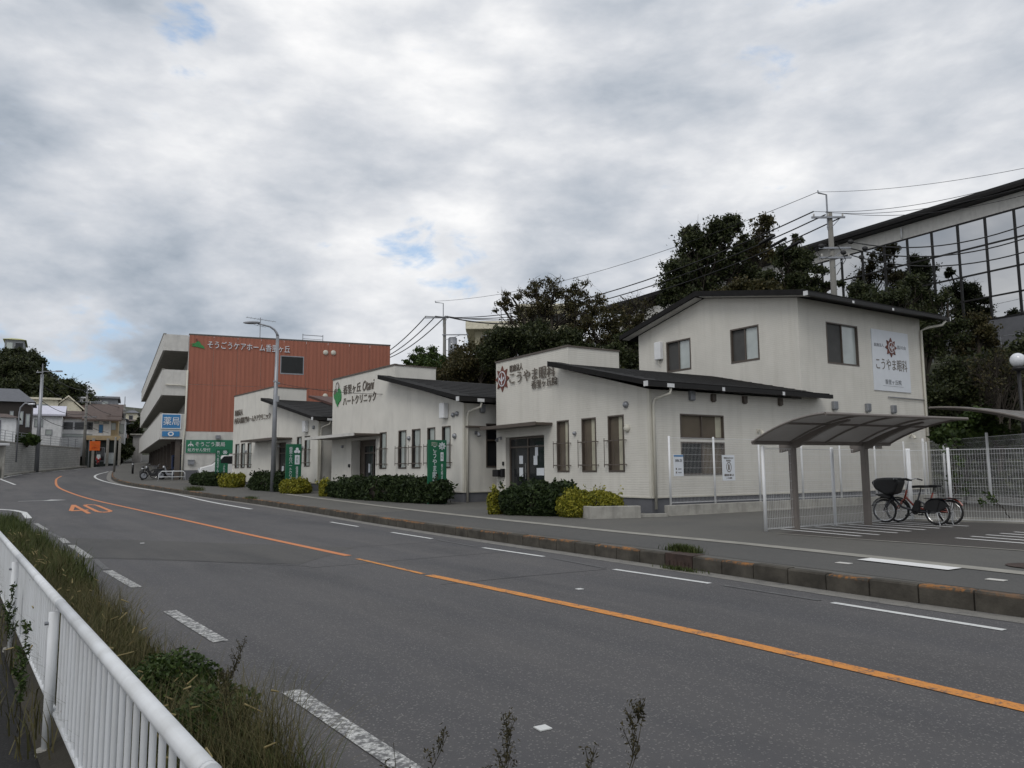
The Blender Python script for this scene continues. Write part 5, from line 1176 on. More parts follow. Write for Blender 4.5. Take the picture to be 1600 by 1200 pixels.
def motorbike(label, loc, rz, mt, box=False, screen=False):
    t = thing('motorbike', label, 'motorbike', loc, rz)
    for x in (0, 1.22):
        n = 18; b = MB(); b.tube([(x+.23*math.cos(2*math.pi*i/n),0,.29+.23*math.sin(2*math.pi*i/n)) for i in range(n)], .055, 7, closed=True); w = obj('wheel', b, M['rubber'], t, True); b = MB(); b.lathe([(.001,-.03),(.19,-.03),(.19,.03),(.001,.03)], o=(x,0,.29), n=14, axis='y'); obj('rim', b, M['steel'], w)
    b = MB(); b.prism([(-.25,-.13,.62),(-.2,-.13,.5),(.2,-.13,.42),(.45,-.13,.26),(.8,-.13,.26),(.92,-.13,.42),(1.02,-.13,.92),(.94,-.13,.94),(.78,-.13,.46),(.5,-.13,.44),(.42,-.13,.66),(.1,-.13,.72)], (0,.26,0)); obj('body', b, M[mt], t, bevel=.03)
    b = MB(); b.prism([(-.28,-.13,.70),(.1,-.13,.72),(.45,-.13,.68),(.42,-.13,.78),(.1,-.13,.80),(-.28,-.13,.82)], (0,.26,0)); obj('seat', b, M['black'], t, bevel=.03)
    b = MB(); b.tube([(1.0,0,.95),(1.10,0,.6)], .03, 6)
    for s in (-1, 1): b.tube([(1.08,.08*s,.62),(1.22,.08*s,.29)], .022, 6); b.tube([(.98,0,.98),(.93,.2*s,1.04),(.82,.33*s,1.02)], .014, 6); b.tube([(.92,.22*s,1.04),(.95,.27*s,1.2)], .008, 4); b.sphere((.95,.28*s,1.24),(.02,.06,.04),8,6)
    obj('handlebar', b, M['black'], t); obj('headlight', MB().sphere((1.05,0,.9),(.07,.1,.09),10,8), M['lampw'], t, True)
    b = MB(); b.prism([(1.0,-.05,.50),(1.22,-.05,.585),(1.42,-.05,.5),(1.42,-.05,.52),(1.22,-.05,.61),(1.0,-.05,.53)], (0,.1,0)); obj('mudguard', b, M[mt], t)
    b = MB(); b.cyl((.2,-.16,.3),(-.3,-.17,.36),.045,8); obj('exhaust', b, M['steel'], t)
    if box: b = MB(); b.box(-.55,-.24,.78,-.08,.24,1.18); obj('delivery_box', b, M[mt if box is True else box], t, bevel=.03)
    if screen: b = MB(); b.quad((1.06,-.2,.98),(1.06,.2,.98),(.92,.17,1.4),(.92,-.17,1.4)); obj('windscreen', b, M['pale_glass'], t)
    return t
fz = lambda x, y, d=0: (x, y, pz(x, y)+d)
Bq = at(155, 726, 92); motorbike('red delivery motorbike with a red box parked by the block wall end', (-49.0,91.2,2.35), R(-60), 'redp', True, True)
motorbike('dark scooter with a windscreen parked under the balcony', fz(-25.9,57.1), R(205), 'black', False, True)
motorbike('grey scooter parked beside the care home railing', fz(-24.6,57.0), R(205), 'steel')
bike_at('dark bicycle with a front basket nearest the balcony bollard', (-26.7,58.6), (-27.7,58.1), 'navy', r=.33, basket=True)
bike_at('dark bicycle with a basket leaning among the scooters', (-25.8,58.3), (-26.8,57.8), 'black', r=.33, basket=True)
pl = thing('vending_machine', 'dark blue vending machine under the care home balcony', 'vending machine', (-25.3,58.5,1.0), R(26)); obj('cabinet', MB().box(-.5,0,0,.6,.7,1.9), plain('navy_blue',(.015,.03,.09),.4), pl, bevel=.03); obj('display', MB().box(-.4,-.02,1.0,.5,-.002,1.75), M['dglass'], pl); obj('tray', MB().box(-.3,-.02,.2,.4,-.002,.45), M['black'], pl)
for lab, p in (('black bollard nearer the kerb by the scooters', (-27.3,57.0)), ('black bollard farther along the bend', (-33.2,67.5))):
    t = thing('bollard', lab, 'bollard', fz(*p)); obj('post', MB().cyl((0,0,0),(0,0,.95),.085,12), M['black'], t, True); obj('cap', MB().sphere((0,0,.95),(.085,.085,.05)), M['black'], t, True); obj('band', MB().cyl((0,0,.8),(0,0,.87),.088,12), M['bracket'], t)
t = thing('railing', 'low white pipe railing on the footway by the scooters', 'railing', fz(-25.35,55.3), R(3))
b = MB(); b.tube([(0,0,0),(.05,0,.5),(.25,0,.68),(1.7,0,.68),(1.85,0,.6),(1.9,0,0)], .03, 8); obj('top_pipe', b, M['rail'], t, True); obj('lower_pipe', MB().tube([(.03,0,.28),(1.88,0,.28)], .022, 7), M['rail'], t, True); obj('upright', MB().tube([(.98,0,0),(.98,0,.68)], .025, 7), M['rail'], t, True)

# ------------------------------------------------------------------ far left: block wall, houses, hill
def blockwall():
    t = NT('concrete_block'); s = t.n('SeparateXYZ'); P = t.n('NewGeometry').outputs['Position']; t.l(P, s.inputs[0])
    z = t.math('DIVIDE', s.outputs[2], .2); fr = t.math('FRACT', z); row = t.math('FLOOR', z)
    a = t.math('ADD', t.math('DIVIDE', s.outputs[1], .36), t.math('MULTIPLY', row, .5)); fa = t.math('FRACT', a)
    j = t.math('MAXIMUM', t.math('LESS_THAN', fr, .12), t.math('LESS_THAN', fa, .05))
    n = t.noise(.6, 5, .6, P, stretch=(1,1,.3)); k = t.ramp(n, [(.3,(.40,.40,.39)),(.7,(.56,.56,.54))]); wn = t.n('TexWhiteNoise'); cm = t.n('CombineXYZ'); t.l(t.math('FLOOR', a), cm.inputs[0]); t.l(row, cm.inputs[1]); t.l(cm.outputs[0], wn.inputs['Vector'])
    k = t.mix(t.math('MULTIPLY', wn.outputs['Value'], .25), k, (.17,.17,.165)); k = t.mix(t.math('MULTIPLY', j, .75), k, (.1,.1,.095)); t.base(k); t.set(.95); t.bump(t.math('SUBTRACT', 1, j), .4, .02)
    w = thing('block_wall', 'long grey concrete block retaining wall round the outside of the bend', 'wall', (WP[3][0], WP[3][1], 1.3)); o = np.array((*WP[3], 1.3))
    p = smooth_poly(WP, .8); tt = np.gradient(p, axis=0); tt /= np.hypot(*tt.T)[:,None]; nn = np.c_[-tt[:,1], tt[:,0]]
    top = lambda i: 4.45
    b = MB(); b.grid([[ (p[i][0]-o[0], p[i][1]-o[1], zt(p[i][1])-.2-o[2]), (p[i][0]-o[0], p[i][1]-o[1], top(i)-o[2]), (p[i][0]+nn[i][0]*.2-o[0], p[i][1]+nn[i][1]*.2-o[1], top(i)-o[2]), (p[i][0]+nn[i][0]*.2-o[0], p[i][1]+nn[i][1]*.2-o[1], zt(p[i][1])-.2-o[2])] for i in range(len(p))]); obj('wall', b, t.m, w)
    b = MB(); b.grid([[ (p[i][0]-nn[i][0]*.05-o[0], p[i][1]-nn[i][1]*.05-o[1], top(i)+.0-o[2]), (p[i][0]-nn[i][0]*.05-o[0], p[i][1]-nn[i][1]*.05-o[1], top(i)+.12-o[2]), (p[i][0]+nn[i][0]*.25-o[0], p[i][1]+nn[i][1]*.25-o[1], top(i)+.12-o[2])] for i in range(len(p))]); obj('coping', b, M['concrete'], w)
    b = MB()
    for i in range(2, len(p)-1, 3): b.cyl((p[i][0]+nn[i][0]*.1-o[0], p[i][1]+nn[i][1]*.1-o[1], top(i)+.12-o[2]), (p[i][0]+nn[i][0]*.1-o[0], p[i][1]+nn[i][1]*.1-o[1], top(i)+1.1-o[2]), .03, 5)
    for h in (.35,.6,.85,1.1): b.tube([(p[i][0]+nn[i][0]*.1-o[0], p[i][1]+nn[i][1]*.1-o[1], top(i)+h-o[2]) for i in range(2, len(p)-1)], .018, 4)
    obj('railing', b, M['steel'], w)
    k = MB(); k.grid([[(p[i][0]-nn[i][0]*d, p[i][1]-nn[i][1]*d, zt(p[i][1])+h) for d, h in ((.8,-.05),(.8,.15),(0,.16))] for i in range(len(p))]); tag(obj('kerb', k, M['concrete']), kind='structure')
blockwall()
t = thing('wall_shelter', 'small white roofed shelter against the block wall at the left edge', 'shelter', (-43.7,65.9,1.2), R(-34)); b = MB(); b.box(-2.2,-1.3,2.75,1.2,.1,2.95); obj('roof', b, M['white'], t, bevel=.03); b = MB(); b.box(-2.1,-.2,.0,1.0,-.1,2.75); obj('back_panel', b, M['concrete'], t)
for x in (-2.0,-.6,.9): obj('post', MB().cyl((x,-1.1,0),(x,-1.1,2.75),.05,8), M['white'], t, True)
b = MB(); b.box(.2,-.9,0,.7,-.5,1.1); obj('bin', b, M['black'], t)

def house(label, x0, x1, yt, yb, D, wall, roof, rh=12, depth=7, cat='house', wins=(), rtype='gable', over=.35, name='house', rz=None, group=None):
    """x0..x1, yt..yb: the wall's place in the photo at depth D, rh: rise of the roof in photo pixels"""
    a = at((x0+x1)/2, yb, D); s = D/FPX; w = (x1-x0)*s; h = (yb-yt)*s; r = rh*s
    rz = -math.degrees(math.atan2(a.x, D))*.92 if rz is None else rz
    t = thing(name, label, cat, (a.x, D, a.z-1.5), R(rz), group); h += 1.5
    obj('wall', MB().box(-w/2,0,-1,w/2,depth,h), wall, t)
    rb = MB(); o = over
    if rtype == 'gable':      # ridge along X
        rb.prism([(-w/2-o,-o,h-.05),(-w/2-o,depth/2,h+r),(-w/2-o,depth+o,h-.05),(-w/2-o,depth+o,h+.15),(-w/2-o,depth/2,h+r+.22),(-w/2-o,-o,h+.15)], (w+2*o,0,0))
    elif rtype == 'front':    # gable towards the camera
        rb.prism([(-w/2-o,-o,h-.05),(0,-o,h+r),(w/2+o,-o,h-.05),(w/2+o,-o,h+.15),(0,-o,h+r+.22),(-w/2-o,-o,h+.15)], (0,depth+2*o,0)); g = MB(); g.prism([(-w/2,0,h),(w/2,0,h),(0,0,h+r-.02)], (0,depth,0)); obj('gable', g, wall, t)
    elif rtype == 'hip':
        n = len(rb.v); rb.v += [(-w/2-o,-o,h),(w/2+o,-o,h),(w/2+o,depth+o,h),(-w/2-o,depth+o,h),(-w/4,depth/2,h+r),(w/4,depth/2,h+r)]; rb.f += [(0,1,5,4),(1,2,5),(2,3,4,5),(3,0,4),(3,2,1,0)]
    elif rtype == 'shed': rb.prism([(-w/2-o,-o,h-.02),(w/2+o,-o,h-.02+r),(w/2+o,-o,h+.2+r),(-w/2-o,-o,h+.2)], (0,depth+2*o,0)); g = MB(); g.prism([(-w/2,0,h),(w/2,0,h),(w/2,0,h+r-.03)], (0,depth,0)); obj('gable', g, wall, t)
    else: rb.box(-w/2-o,-o,h,w/2+o,depth+o,h+max(.15,r))
    obj('roof', rb, roof, t)
    for (u0, u1, v0, v1, mt) in wins:
        wx0, wx1, wz0, wz1 = -w/2+w*u0, -w/2+w*u1, 1.5+(h-1.5)*v0, 1.5+(h-1.5)*v1
        f = MB(); 
        for q in ((wx0-.06,wx0,wz0-.06,wz1+.06),(wx1,wx1+.06,wz0-.06,wz1+.06),(wx0,wx1,wz0-.06,wz0),(wx0,wx1,wz1,wz1+.06)): f.box(q[0],-.06,q[2],q[1],-.002,q[3])
        wo = obj('window', f, M['steel'], t); g = MB(); g.box(wx0,-.03,wz0,wx1,-.003,wz1); obj('pane', g, M[mt], wo)
    return t
hw = plain('house_white', (.72,.73,.74), .8, grime=.3); hc = plain('house_cream', (.66,.62,.49), .8, grime=.3); hb = plain('house_brown', (.028,.022,.018), .7); ht = plain('house_tan', (.42,.33,.20), .8, grime=.2)
rg = plain('roof_grey', (.10,.105,.12), .6); rb_ = plain('roof_brown', (.085,.058,.048), .7, var=.2); rl = plain('roof_lilac', (.55,.55,.64), .45); hg = plain('house_grey', (.22,.23,.25), .8, grime=.4); hy = plain('roof_yellow', (.42,.42,.18), .7)
house('dark brown house with a grey hipped roof at the left edge', -45, 38, 627, 705, 80, hb, rg, 26, 8, wins=((.66,.70,.55,.8,'curtain'),(.80,.86,.55,.8,'curtain'),(.92,.97,.5,.75,'curtain')), rtype='hip')
house('low pale house with a dark roof in front of the brown house', -40, 17, 652, 700, 74, hw, rb_, 8, 4, wins=((.6,.64,.1,.9,'dglass'),), rtype='hip')
house('white house with a lilac metal roof and blue shutters', 39, 91, 649, 684, 92, hw, rl, 16, 7, wins=((.04,.14,.15,.75,'blue'),(.3,.5,.5,.8,'pale_glass'),(.6,.75,.15,.35,'curtain')), rtype='gable')
house('cream flat roofed building behind the lilac roof', 38, 86, 624, 650, 104, hc, hc, 3, 8, wins=((.3,.7,.3,.7,'curtain'),), rtype='flat')
house('cream house with a sloping gable above the white house', 86, 124, 640, 660, 106, hc, hc, 20, 8, rtype='front')
house('white house with a brown roof and a row of dark windows', 98, 148, 654, 682, 98, hw, rb_, 12, 7, wins=((.08,.32,.4,.78,'dglass'),(.38,.66,.4,.78,'dglass'),(.7,.94,.4,.78,'dglass'),(.05,.95,.0,.12,'curtain')), rtype='gable')
house('white house with a large dark brown roof and one blue window', 146, 171, 658, 682, 99, hw, rb_, 26, 9, wins=((.35,.55,.25,.75,'blue'),(.1,.3,.85,.98,'curtain'),(.6,.85,.85,.98,'curtain')), rtype='gable', over=1.2)
house('grey flat roofed block on the skyline above the brown roofs', 127, 180, 622, 634, 122, hg, hg, 3, 9, wins=((.3,.4,.1,.6,'dglass'),(.6,.75,.1,.6,'pale_glass')), rtype='flat')
house('cream tower house with a grey hipped cap on the skyline', 119, 139, 614, 640, 118, hc, rg, 5, 5, rtype='hip')
house('white annex between the grey block and the trees', 112, 128, 622, 642, 112, hw, hw, 2, 6, rtype='flat')
house('wide dark brown roofed house below the grey block', 125, 186, 648, 660, 110, hc, rb_, 18, 8, rtype='gable')
house('narrow tan house right of the white houses', 170, 183, 652, 684, 100, ht, rb_, 2, 8, wins=((.3,.7,.4,.7,'curtain'),), rtype='flat')
house('narrow white house with a tall grey window beside the tan house', 183, 194, 655, 682, 104, hw, rg, 5, 8, wins=((.2,.8,.2,.7,'curtain'),), rtype='hip')
house('far brown house on the slope beside the last pole', 196, 211, 658, 676, 124, plain('house_russet',(.10,.06,.045),.8), rb_, 5, 8, wins=((.2,.5,.3,.7,'dglass'),), rtype='hip')
house('far cream house with a grey roof on the skyline near the balconies', 197, 213, 645, 660, 140, hc, rg, 6, 8, wins=((.3,.6,.3,.7,'dglass'),), rtype='hip')
house('tall concrete gatehouse wall beside the slope road', 207, 219, 680, 716, 101, plain('old_plaster',(.30,.29,.28),.9,grime=.7), M['concrete'], 2, 5, rtype='flat', cat='building', name='building')
tl = house('tall grey apartment house with yellow roof at the top left corner', 8, 34, 530, 562, 150, hg, hy, 8, 10, wins=((.55,.95,.5,.85,'dglass'),(.1,.4,.5,.85,'pale_glass')), rtype='hip', cat='apartment house'); 
house('lower wing of the apartment house with a yellow roof', -20, 27, 552, 570, 146, hg, hy, 6, 8, wins=((.5,.7,.2,.6,'dglass'),), rtype='hip', cat='apartment house')
sh = house('open fronted shop under a tan roof slab with a dark interior', 136, 178, 688, 728, 95.5, plain('shop_dark',(.02,.028,.025),.8), ht, 7, 8, rtype='flat', cat='shop', name='shop_building', wins=((.35,.6,.2,.7,'dglass'),(.62,.95,.1,.5,'pale_glass')))
for k, xx in enumerate((139, 159, 176)): a = at(xx, 728, 94.5); obj('column', MB().box(a.x-sh.location.x-.15,-.55,1,a.x-sh.location.x+.15,-.3,4.9), M['concrete'], sh)
t = thing('shop_sign', 'bright orange square sign hanging at the shop front', 'sign', at(147.5,704,93.5)); b = MB(); b.box(-.62,0,0,.62,.12,1.15); obj('board', b, M['orange'], t); lettering(t, 'オリオン', 'Y', 0, -.35, .25, .62, .82, 0, 'yellow', .01, .004); lettering(t, '24H', 'Y', 0, -.3, .3, .28, .42, 0, 'redp', .01, .004); obj('pole', MB().cyl((-.7,.06,-2.2),(-.7,.06,1.3),.05,8), M['steel'], t)
house('pale yellow building with an overhanging roof slab among the middle trees', 742, 800, 515, 560, 75, plain('house_pale_yellow',(.40,.37,.26),.8,grime=.3), hc, 12, 10, rtype='flat', over=.9, cat='building', name='building', wins=((.2,.5,.5,.8,'dglass'),))
house('pale yellow block half hidden behind the cherry trees', 812, 900, 478, 540, 88, plain('house_yellow',(.40,.37,.24),.8,grime=.3), hc, 4, 10, rtype='flat', over=.5, cat='building', name='building', wins=((.2,.4,.6,.8,'dglass'),(.6,.8,.6,.8,'dglass')))
house('pale green block behind the bare tree', 1005, 1060, 475, 520, 84, plain('house_green',(.33,.36,.30),.8,grime=.3), hc, 4, 10, rtype='flat', over=.5, cat='building', name='building', wins=((.2,.5,.5,.8,'dglass'),))

# ------------------------------------------------------------------ plants
def leaf_quads(C, size, rg_, elong=1.7, flat=.0):
    n = len(C); a = rg_.normal(size=(n,3)); a[:,2] *= (1-flat); a /= np.linalg.norm(a,axis=1)[:,None]+1e-9
    b = rg_.normal(size=(n,3)); b -= (b*a).sum(1)[:,None]*a; b /= np.linalg.norm(b,axis=1)[:,None]+1e-9
    s = size*rg_.uniform(.6,1.35,(n,1)); u, w = a*s*elong/2, b*s/2
    V = np.stack([C-u, C+w*.9-u*.1, C+u, C-w*.9-u*.1], 1).reshape(-1,3)
    return V, np.arange(4*n).reshape(n,4)
def tubes_np(segs, k=5):
    """segs: (p0, p1, r0, r1)"""
    V = []; F = []; n = 0
    an = np.arange(k)*2*np.pi/k
    for p0, p1, r0, r1 in segs:
        p0, p1 = np.asarray(p0, float), np.asarray(p1, float); t = p1-p0; L = np.linalg.norm(t)
        if L < 1e-6: continue
        t /= L; u = np.cross(t, [0,0,1.]) if abs(t[2]) < .95 else np.cross(t, [1.,0,0]); u /= np.linalg.norm(u); v = np.cross(t, u)
        c = np.cos(an)[:,None]*u+np.sin(an)[:,None]*v
        V += [p0+r0*c, p1+r1*c]; i = np.arange(k); j = (i+1) % k
        F.append(np.stack([n+i, n+j, n+k+j, n+k+i], 1)); n += 2*k
    return np.concatenate(V), np.concatenate(F)
def curve_seg(p0, p1, r0, r1, rg_, wob=.12, n=4):
    p0, p1 = np.asarray(p0,float), np.asarray(p1,float); L = np.linalg.norm(p1-p0); pts = [p0]
    for i in range(1, n): pts.append(p0+(p1-p0)*i/n+rg_.normal(0, wob*L/n, 3)+np.array([0,0,.06*L*math.sin(math.pi*i/n)]))
    pts.append(p1); rs = np.linspace(r0, r1, n+1)
    return [(pts[i], pts[i+1], rs[i], rs[i+1]) for i in range(n)], pts
def tree(label, base, blobs, seed, leaf='leaf', nleaf=9000, lsize=.2, cl=26, clr=.30, trunk=.22, twig=.5, cat='tree', name='tree', group=None, fill=.6):
    """blobs: world (x, y, z, r) masses of the crown; leaves gather in clumps on twigs inside them"""
    g_ = np.random.default_rng(seed); base = np.array(base, float); B = np.array(blobs, float)
    ctr = B[:,:3].mean(0); top = base+(ctr-base)*.55; top[2] = base[2]+(B[:,2].min()-base[2])*.75+.15*(ctr[2]-base[2])
    segs, tp = curve_seg(base, top, trunk, trunk*.7, g_, .15, 5)
    C = []; vol = (B[:,3]**2); vol /= vol.sum()
    for (x, y, z, r), w in zip(B, vol):
        c = np.array((x,y,z)); st = tp[g_.integers(2, 6)]; s, pts = curve_seg(st, c, trunk*.5, trunk*.2, g_, .22, 5); segs += s
        k = max(4, int(cl*len(B)*w)); 
        for _ in range(k):
            d = g_.normal(size=3); d /= np.linalg.norm(d); d[2] *= .85
            e = c+d*r*g_.uniform(.35,1.0)**.6*(1+.12*g_.normal()); e[1] = c[1]+(e[1]-c[1])*.9
            s, q = curve_seg(pts[g_.integers(2, 6)], e, trunk*.16, trunk*.04, g_, .25, 3); segs += s
            m = int(nleaf*w/k*g_.uniform(.5,1.5)); cr_ = r*clr*g_.uniform(.6,1.2)
            P = g_.normal(size=(m,3))*cr_*np.array((.5,.5,.38)) + e + (c-e)*g_.uniform(0,.35,(m,1)); C.append(P)
            if g_.random() < twig:
                for _ in range(3):
                    f = e+g_.normal(size=3)*cr_*.8+np.array((0,0,cr_*.3)); segs += curve_seg(e, f, trunk*.05, trunk*.015, g_, .2, 2)[0]
    t = thing(name, label, cat, tuple(base), 0, group)
    V, F = tubes_np(segs); link('trunk', npmesh('trunk', V-base, F, M['bark'], True), t)
    V, F = leaf_quads(np.concatenate(C), lsize, g_); link('crown', npmesh('crown', V-base, F, M[leaf]), t)
    return t
def pb(D, *bl, jy=1.2, seed=0):     # crown masses from their place in the photo at depth D
    g_ = np.random.default_rng(seed+int(D*10)); out = []
    for x, y, r in bl: dd = D+g_.uniform(-jy, jy); a = at(x, y, dd); out.append((a.x, a.y, a.z, r*dd/FPX))
    return out
def gbase(px, D): a = at(px, 600, D); return (a.x, D, gz(a.x, D)-.1)
D = 52
tree('large dark tree with a spreading crown rising above the two storey wing', gbase(1112, D), pb(D, (1062,428,34),(1090,392,36),(1118,365,30),(1140,352,22),(1082,360,16),(1046,462,22),(1100,440,38),(1135,405,30),(1160,380,16),(1165,425,26),(1075,470,24)), 1, 'leaf', 30000, 0.135, 20, .42, .34, .9)
tree('thin branched sparse tree leaning right beside the large dark tree', gbase(1140, D+2), pb(D+2, (1170,385,22),(1190,352,20),(1200,345,10),(1180,400,24),(1195,375,18),(1210,400,18)), 2, 'leafr', 3449, 0.149, 16, .5, .2, 1.0)
tree('dense dark green tree left of the concrete utility pole', gbase(1235, 48), pb(48, (1232,405,36),(1212,440,32),(1262,425,30),(1240,372,15),(1280,450,26),(1245,455,36),(1300,440,18)), 3, 'leaf', 22000, 0.112, 15, .27, .3, .7)
tree('low mixed shrubby tree behind the wing roof ridge', gbase(1170, 46), pb(46, (1150,455,24),(1190,455,24),(1120,475,26),(1215,465,20)), 4, 'leafr', 18400, 0.124, 18, .5, .2)
D = 50
tree('spreading cherry tree with thinning russet leaves, tallest of the middle trees', gbase(868, D), pb(D, (800,465,22),(832,455,24),(866,452,26),(902,455,26),(930,478,28),(850,485,36),(900,492,36),(815,500,28),(785,480,16)), 5, 'leafr', 11500, 0.093, 17, .30, .3, 1.0)
tree('second cherry tree with drooping limbs right of the tallest one', gbase(948, D-2), pb(D-2, (925,510,32),(958,495,28),(975,520,26),(990,500,20),(940,540,30),(985,545,26)), 6, 'leafr', 9500, 0.093, 16, .30, .26, 1.0)
tree('nearly bare tree with thin twisting branches beside the gable', gbase(992, D+3), pb(D+3, (985,478,22),(1008,480,20),(1000,500,22),(975,500,18),(1018,498,12)), 7, 'leafr', 804, 0.124, 30, .5, .2, 1.0)
tree('dark evergreen mass below the cherry trees behind the parapet', gbase(850, 46), pb(46, (800,535,34),(845,535,38),(890,545,36),(770,560,30),(930,560,34),(880,570,30)), 8, 'leaf', 39100, 0.112, 22, .42, .3, .4)
tree('dark tree tucked between the parapet and the gable', gbase(985, 44), pb(44, (1000,545,24),(985,565,20),(962,555,24),(978,530,18)), 21, 'leaf', 20700, 0.099, 18, .4, .22, .6)
tree('round dark tree between the parapets of two clinics', gbase(745, 48), pb(48, (735,560,34),(770,545,26),(715,575,26),(750,590,34),(720,600,24)), 9, 'leafr', 25299, 0.105, 20, .42, .25, .6)
tree('light green tree left of the transformer pole', gbase(665, 62), pb(62, (665,552,20),(650,570,20),(688,566,16),(675,580,24),(640,585,14)), 10, 'leafg', 11500, 0.124, 14, .34, .22)
tree('low russet tree at the foot of the transformer pole', gbase(700, 58), pb(58, (705,585,24),(690,595,20),(725,575,20),(655,600,20)), 11, 'leafr', 13799, 0.124, 18, .5, .2)
tree('dark tree reaching up before the mirror glass', gbase(1440, 41), pb(41, (1392,470,30),(1425,450,28),(1455,485,38),(1412,505,36),(1490,515,30),(1450,535,40),(1375,490,24),(1480,470,16)), 12, 'leaf', 23000, 0.093, 18, .34, .24, .8)
tree('slender russet tree close to the glass hall', gbase(1530, 43), pb(43, (1525,500,18),(1540,520,20),(1510,540,24),(1550,540,16)), 13, 'leafr', 5979, 0.105, 20, .5, .16, 1.0)
tree('bushy dark tree at the left end of the mirror glass', gbase(1350, 44), pb(44, (1345,455,22),(1365,475,24),(1335,478,18)), 14, 'leaf', 14949, 0.105, 18, .45, .2)
tree('tangled dark tree above the second shelter roof', gbase(1520, 35), pb(35, (1495,590,34),(1530,605,34),(1478,625,28),(1560,615,30),(1510,640,30),(1590,625,26)), 15, 'leaf', 27599, 0.093, 24, .5, .2, 1.0)
tree('bare brown shrub with fanning branches below the retaining wall', gbase(1555, 33), pb(33, (1530,575,22),(1555,565,24),(1580,580,24),(1545,600,24),(1600,600,20)), 16, 'leafr', 1150, 0.081, 34, .5, .13, 1.0, cat='shrub', name='shrub')
tree('light green shrub growing over the far parking fence', (15.4,26.5,.2), pb(25.5, (1500,662,18),(1475,680,16),(1530,655,22),(1550,675,20),(1515,690,20),(1575,690,16)), 17, 'leafg', 5000, .11, 18, .5, .06, .6, cat='shrub', name='shrub')
tree('thin sapling standing behind the orange red bicycle', (10.55,18.75,.25), pb(18.6, (1500,720,12),(1490,745,10),(1508,760,10),(1478,700,10),(1495,690,12)), 18, 'leafg', 170, .07, 10, .6, .02, .9, cat='sapling', name='sapling')
tree('small weedy sapling by the parking upstand', (11.6,18.1,.3), pb(18.2, (1545,775,8),(1535,785,7),(1552,785,6)), 19, 'leafg', 90, .06, 8, .6, .012, .9, cat='sapling', name='sapling')
# understorey on the bank: nobody could count it
def thicket(name, pts, n, size, mt, seed, thick=1.4, label=None):
    g_ = np.random.default_rng(seed); C = []
    for (x, y, r, h) in pts:
        m = int(n*r*r/sum(q[2]**2 for q in pts)); a = g_.uniform(0,2*np.pi,m); q = r*np.sqrt(g_.uniform(0,1,m)); X, Y = x+q*np.cos(a), y+q*np.sin(a)
        Z = np.array([gz(xx,yy) for xx,yy in zip(X,Y)]) + h*g_.uniform(.0,1.0,m)**.8*np.sqrt(np.maximum(.1,1-(q/r)**2))*(1+.3*np.sin(X*2.1)*np.cos(Y*1.7)); C.append(np.c_[X,Y,Z])
    V, F = leaf_quads(np.concatenate(C), size, g_); o = link(name, npmesh(name, V, F, M[mt])); tag(o, kind='stuff'); return o
bank = [(-4+i*2.9, 53-i*1.35+(i%3)*1.2, 3.0, 2.6+(i%4)*.6) for i in range(9)] + [(19+i*2.2, 42-i*1.0, 3.0, 3.0) for i in range(7)] + [(20,36,3.0,3.2),(23,34,3,3.0),(26,32.5,3,3),(29,31,3,3),(18.5,33.5,2,2.2),(22,31,2.4,2.2),(25,29.5,2.4,2.4),(28,28,2.6,2.4),(31,27,3,2.6)]
thicket('undergrowth', bank, 90000, .17, 'leaf', 31)
# left hill wood
def hilltree(seed, leaf, H=9, W=4.5):
    g_ = np.random.default_rng(seed); bl = []
    for k in range(11): a = g_.uniform(0,6.28); q = W*.62*math.sqrt(g_.uniform(0,1)); h = g_.uniform(.42,.9); bl.append((q*math.cos(a)*(1.2-h*.6), q*math.sin(a)*(1.2-h*.6), H*h, W*g_.uniform(.28,.42)))
    return bl
protos = [(hilltree(41,'leaf'), 41), (hilltree(42,'leaf',10,4), 42), (hilltree(43,'leaf',8,5), 43)]
hill = [(5,575,122),(22,580,118),(44,572,124),(60,588,120),(78,598,116),(95,606,116),(12,600,112),(34,606,112),(56,612,110),(70,616,114),(-14,580,118),(-20,600,112),(104,612,120),(115,612,122),(88,612,112),(20,562,134),(48,565,134)]
pt = []
for i, (px, py, D) in enumerate(hill):
    a = at(px, py, D); lab = 'dark tree in the wood on the left hill behind the houses'
    if i < 3: t = tree(lab, (0,0,0), protos[i][0], protos[i][1], 'leaf', 13000, .27, 20, .42, .3, .5, group='wood on the left hill'); pt.append(t)
    else: t = copy_tree(pt[i % 3])
    t.location = (a.x, D, a.z-7.6); t.rotation_euler = (0,0,rng.uniform(0,6.28)); s = rng.uniform(.85,1.15); t.scale = (s,s,s)
tree('dark tree on the slope beside the far balconies', at(212,690,108), pb(108, (205,668,9),(214,675,9),(217,660,6),(200,690,8),(212,690,10)), 45, 'leaf', 4000, .3, 16, .5, .2)
tree('dark shrubs around the shop entrance slope', at(190,724,100), pb(99, (188,700,8),(182,712,7),(195,708,9),(200,700,7)), 46, 'leaf', 3500, .25, 16, .5, .12, cat='shrub', name='shrub')
tree('green shrub behind the block wall railing', at(42,699,76), pb(76, (36,684,7),(48,685,7),(26,686,7),(56,688,6),(31,688,6),(42,689,7),(52,690,5)), 47, 'leafg', 3000, .25, 14, .5, .12, cat='shrub', name='shrub')
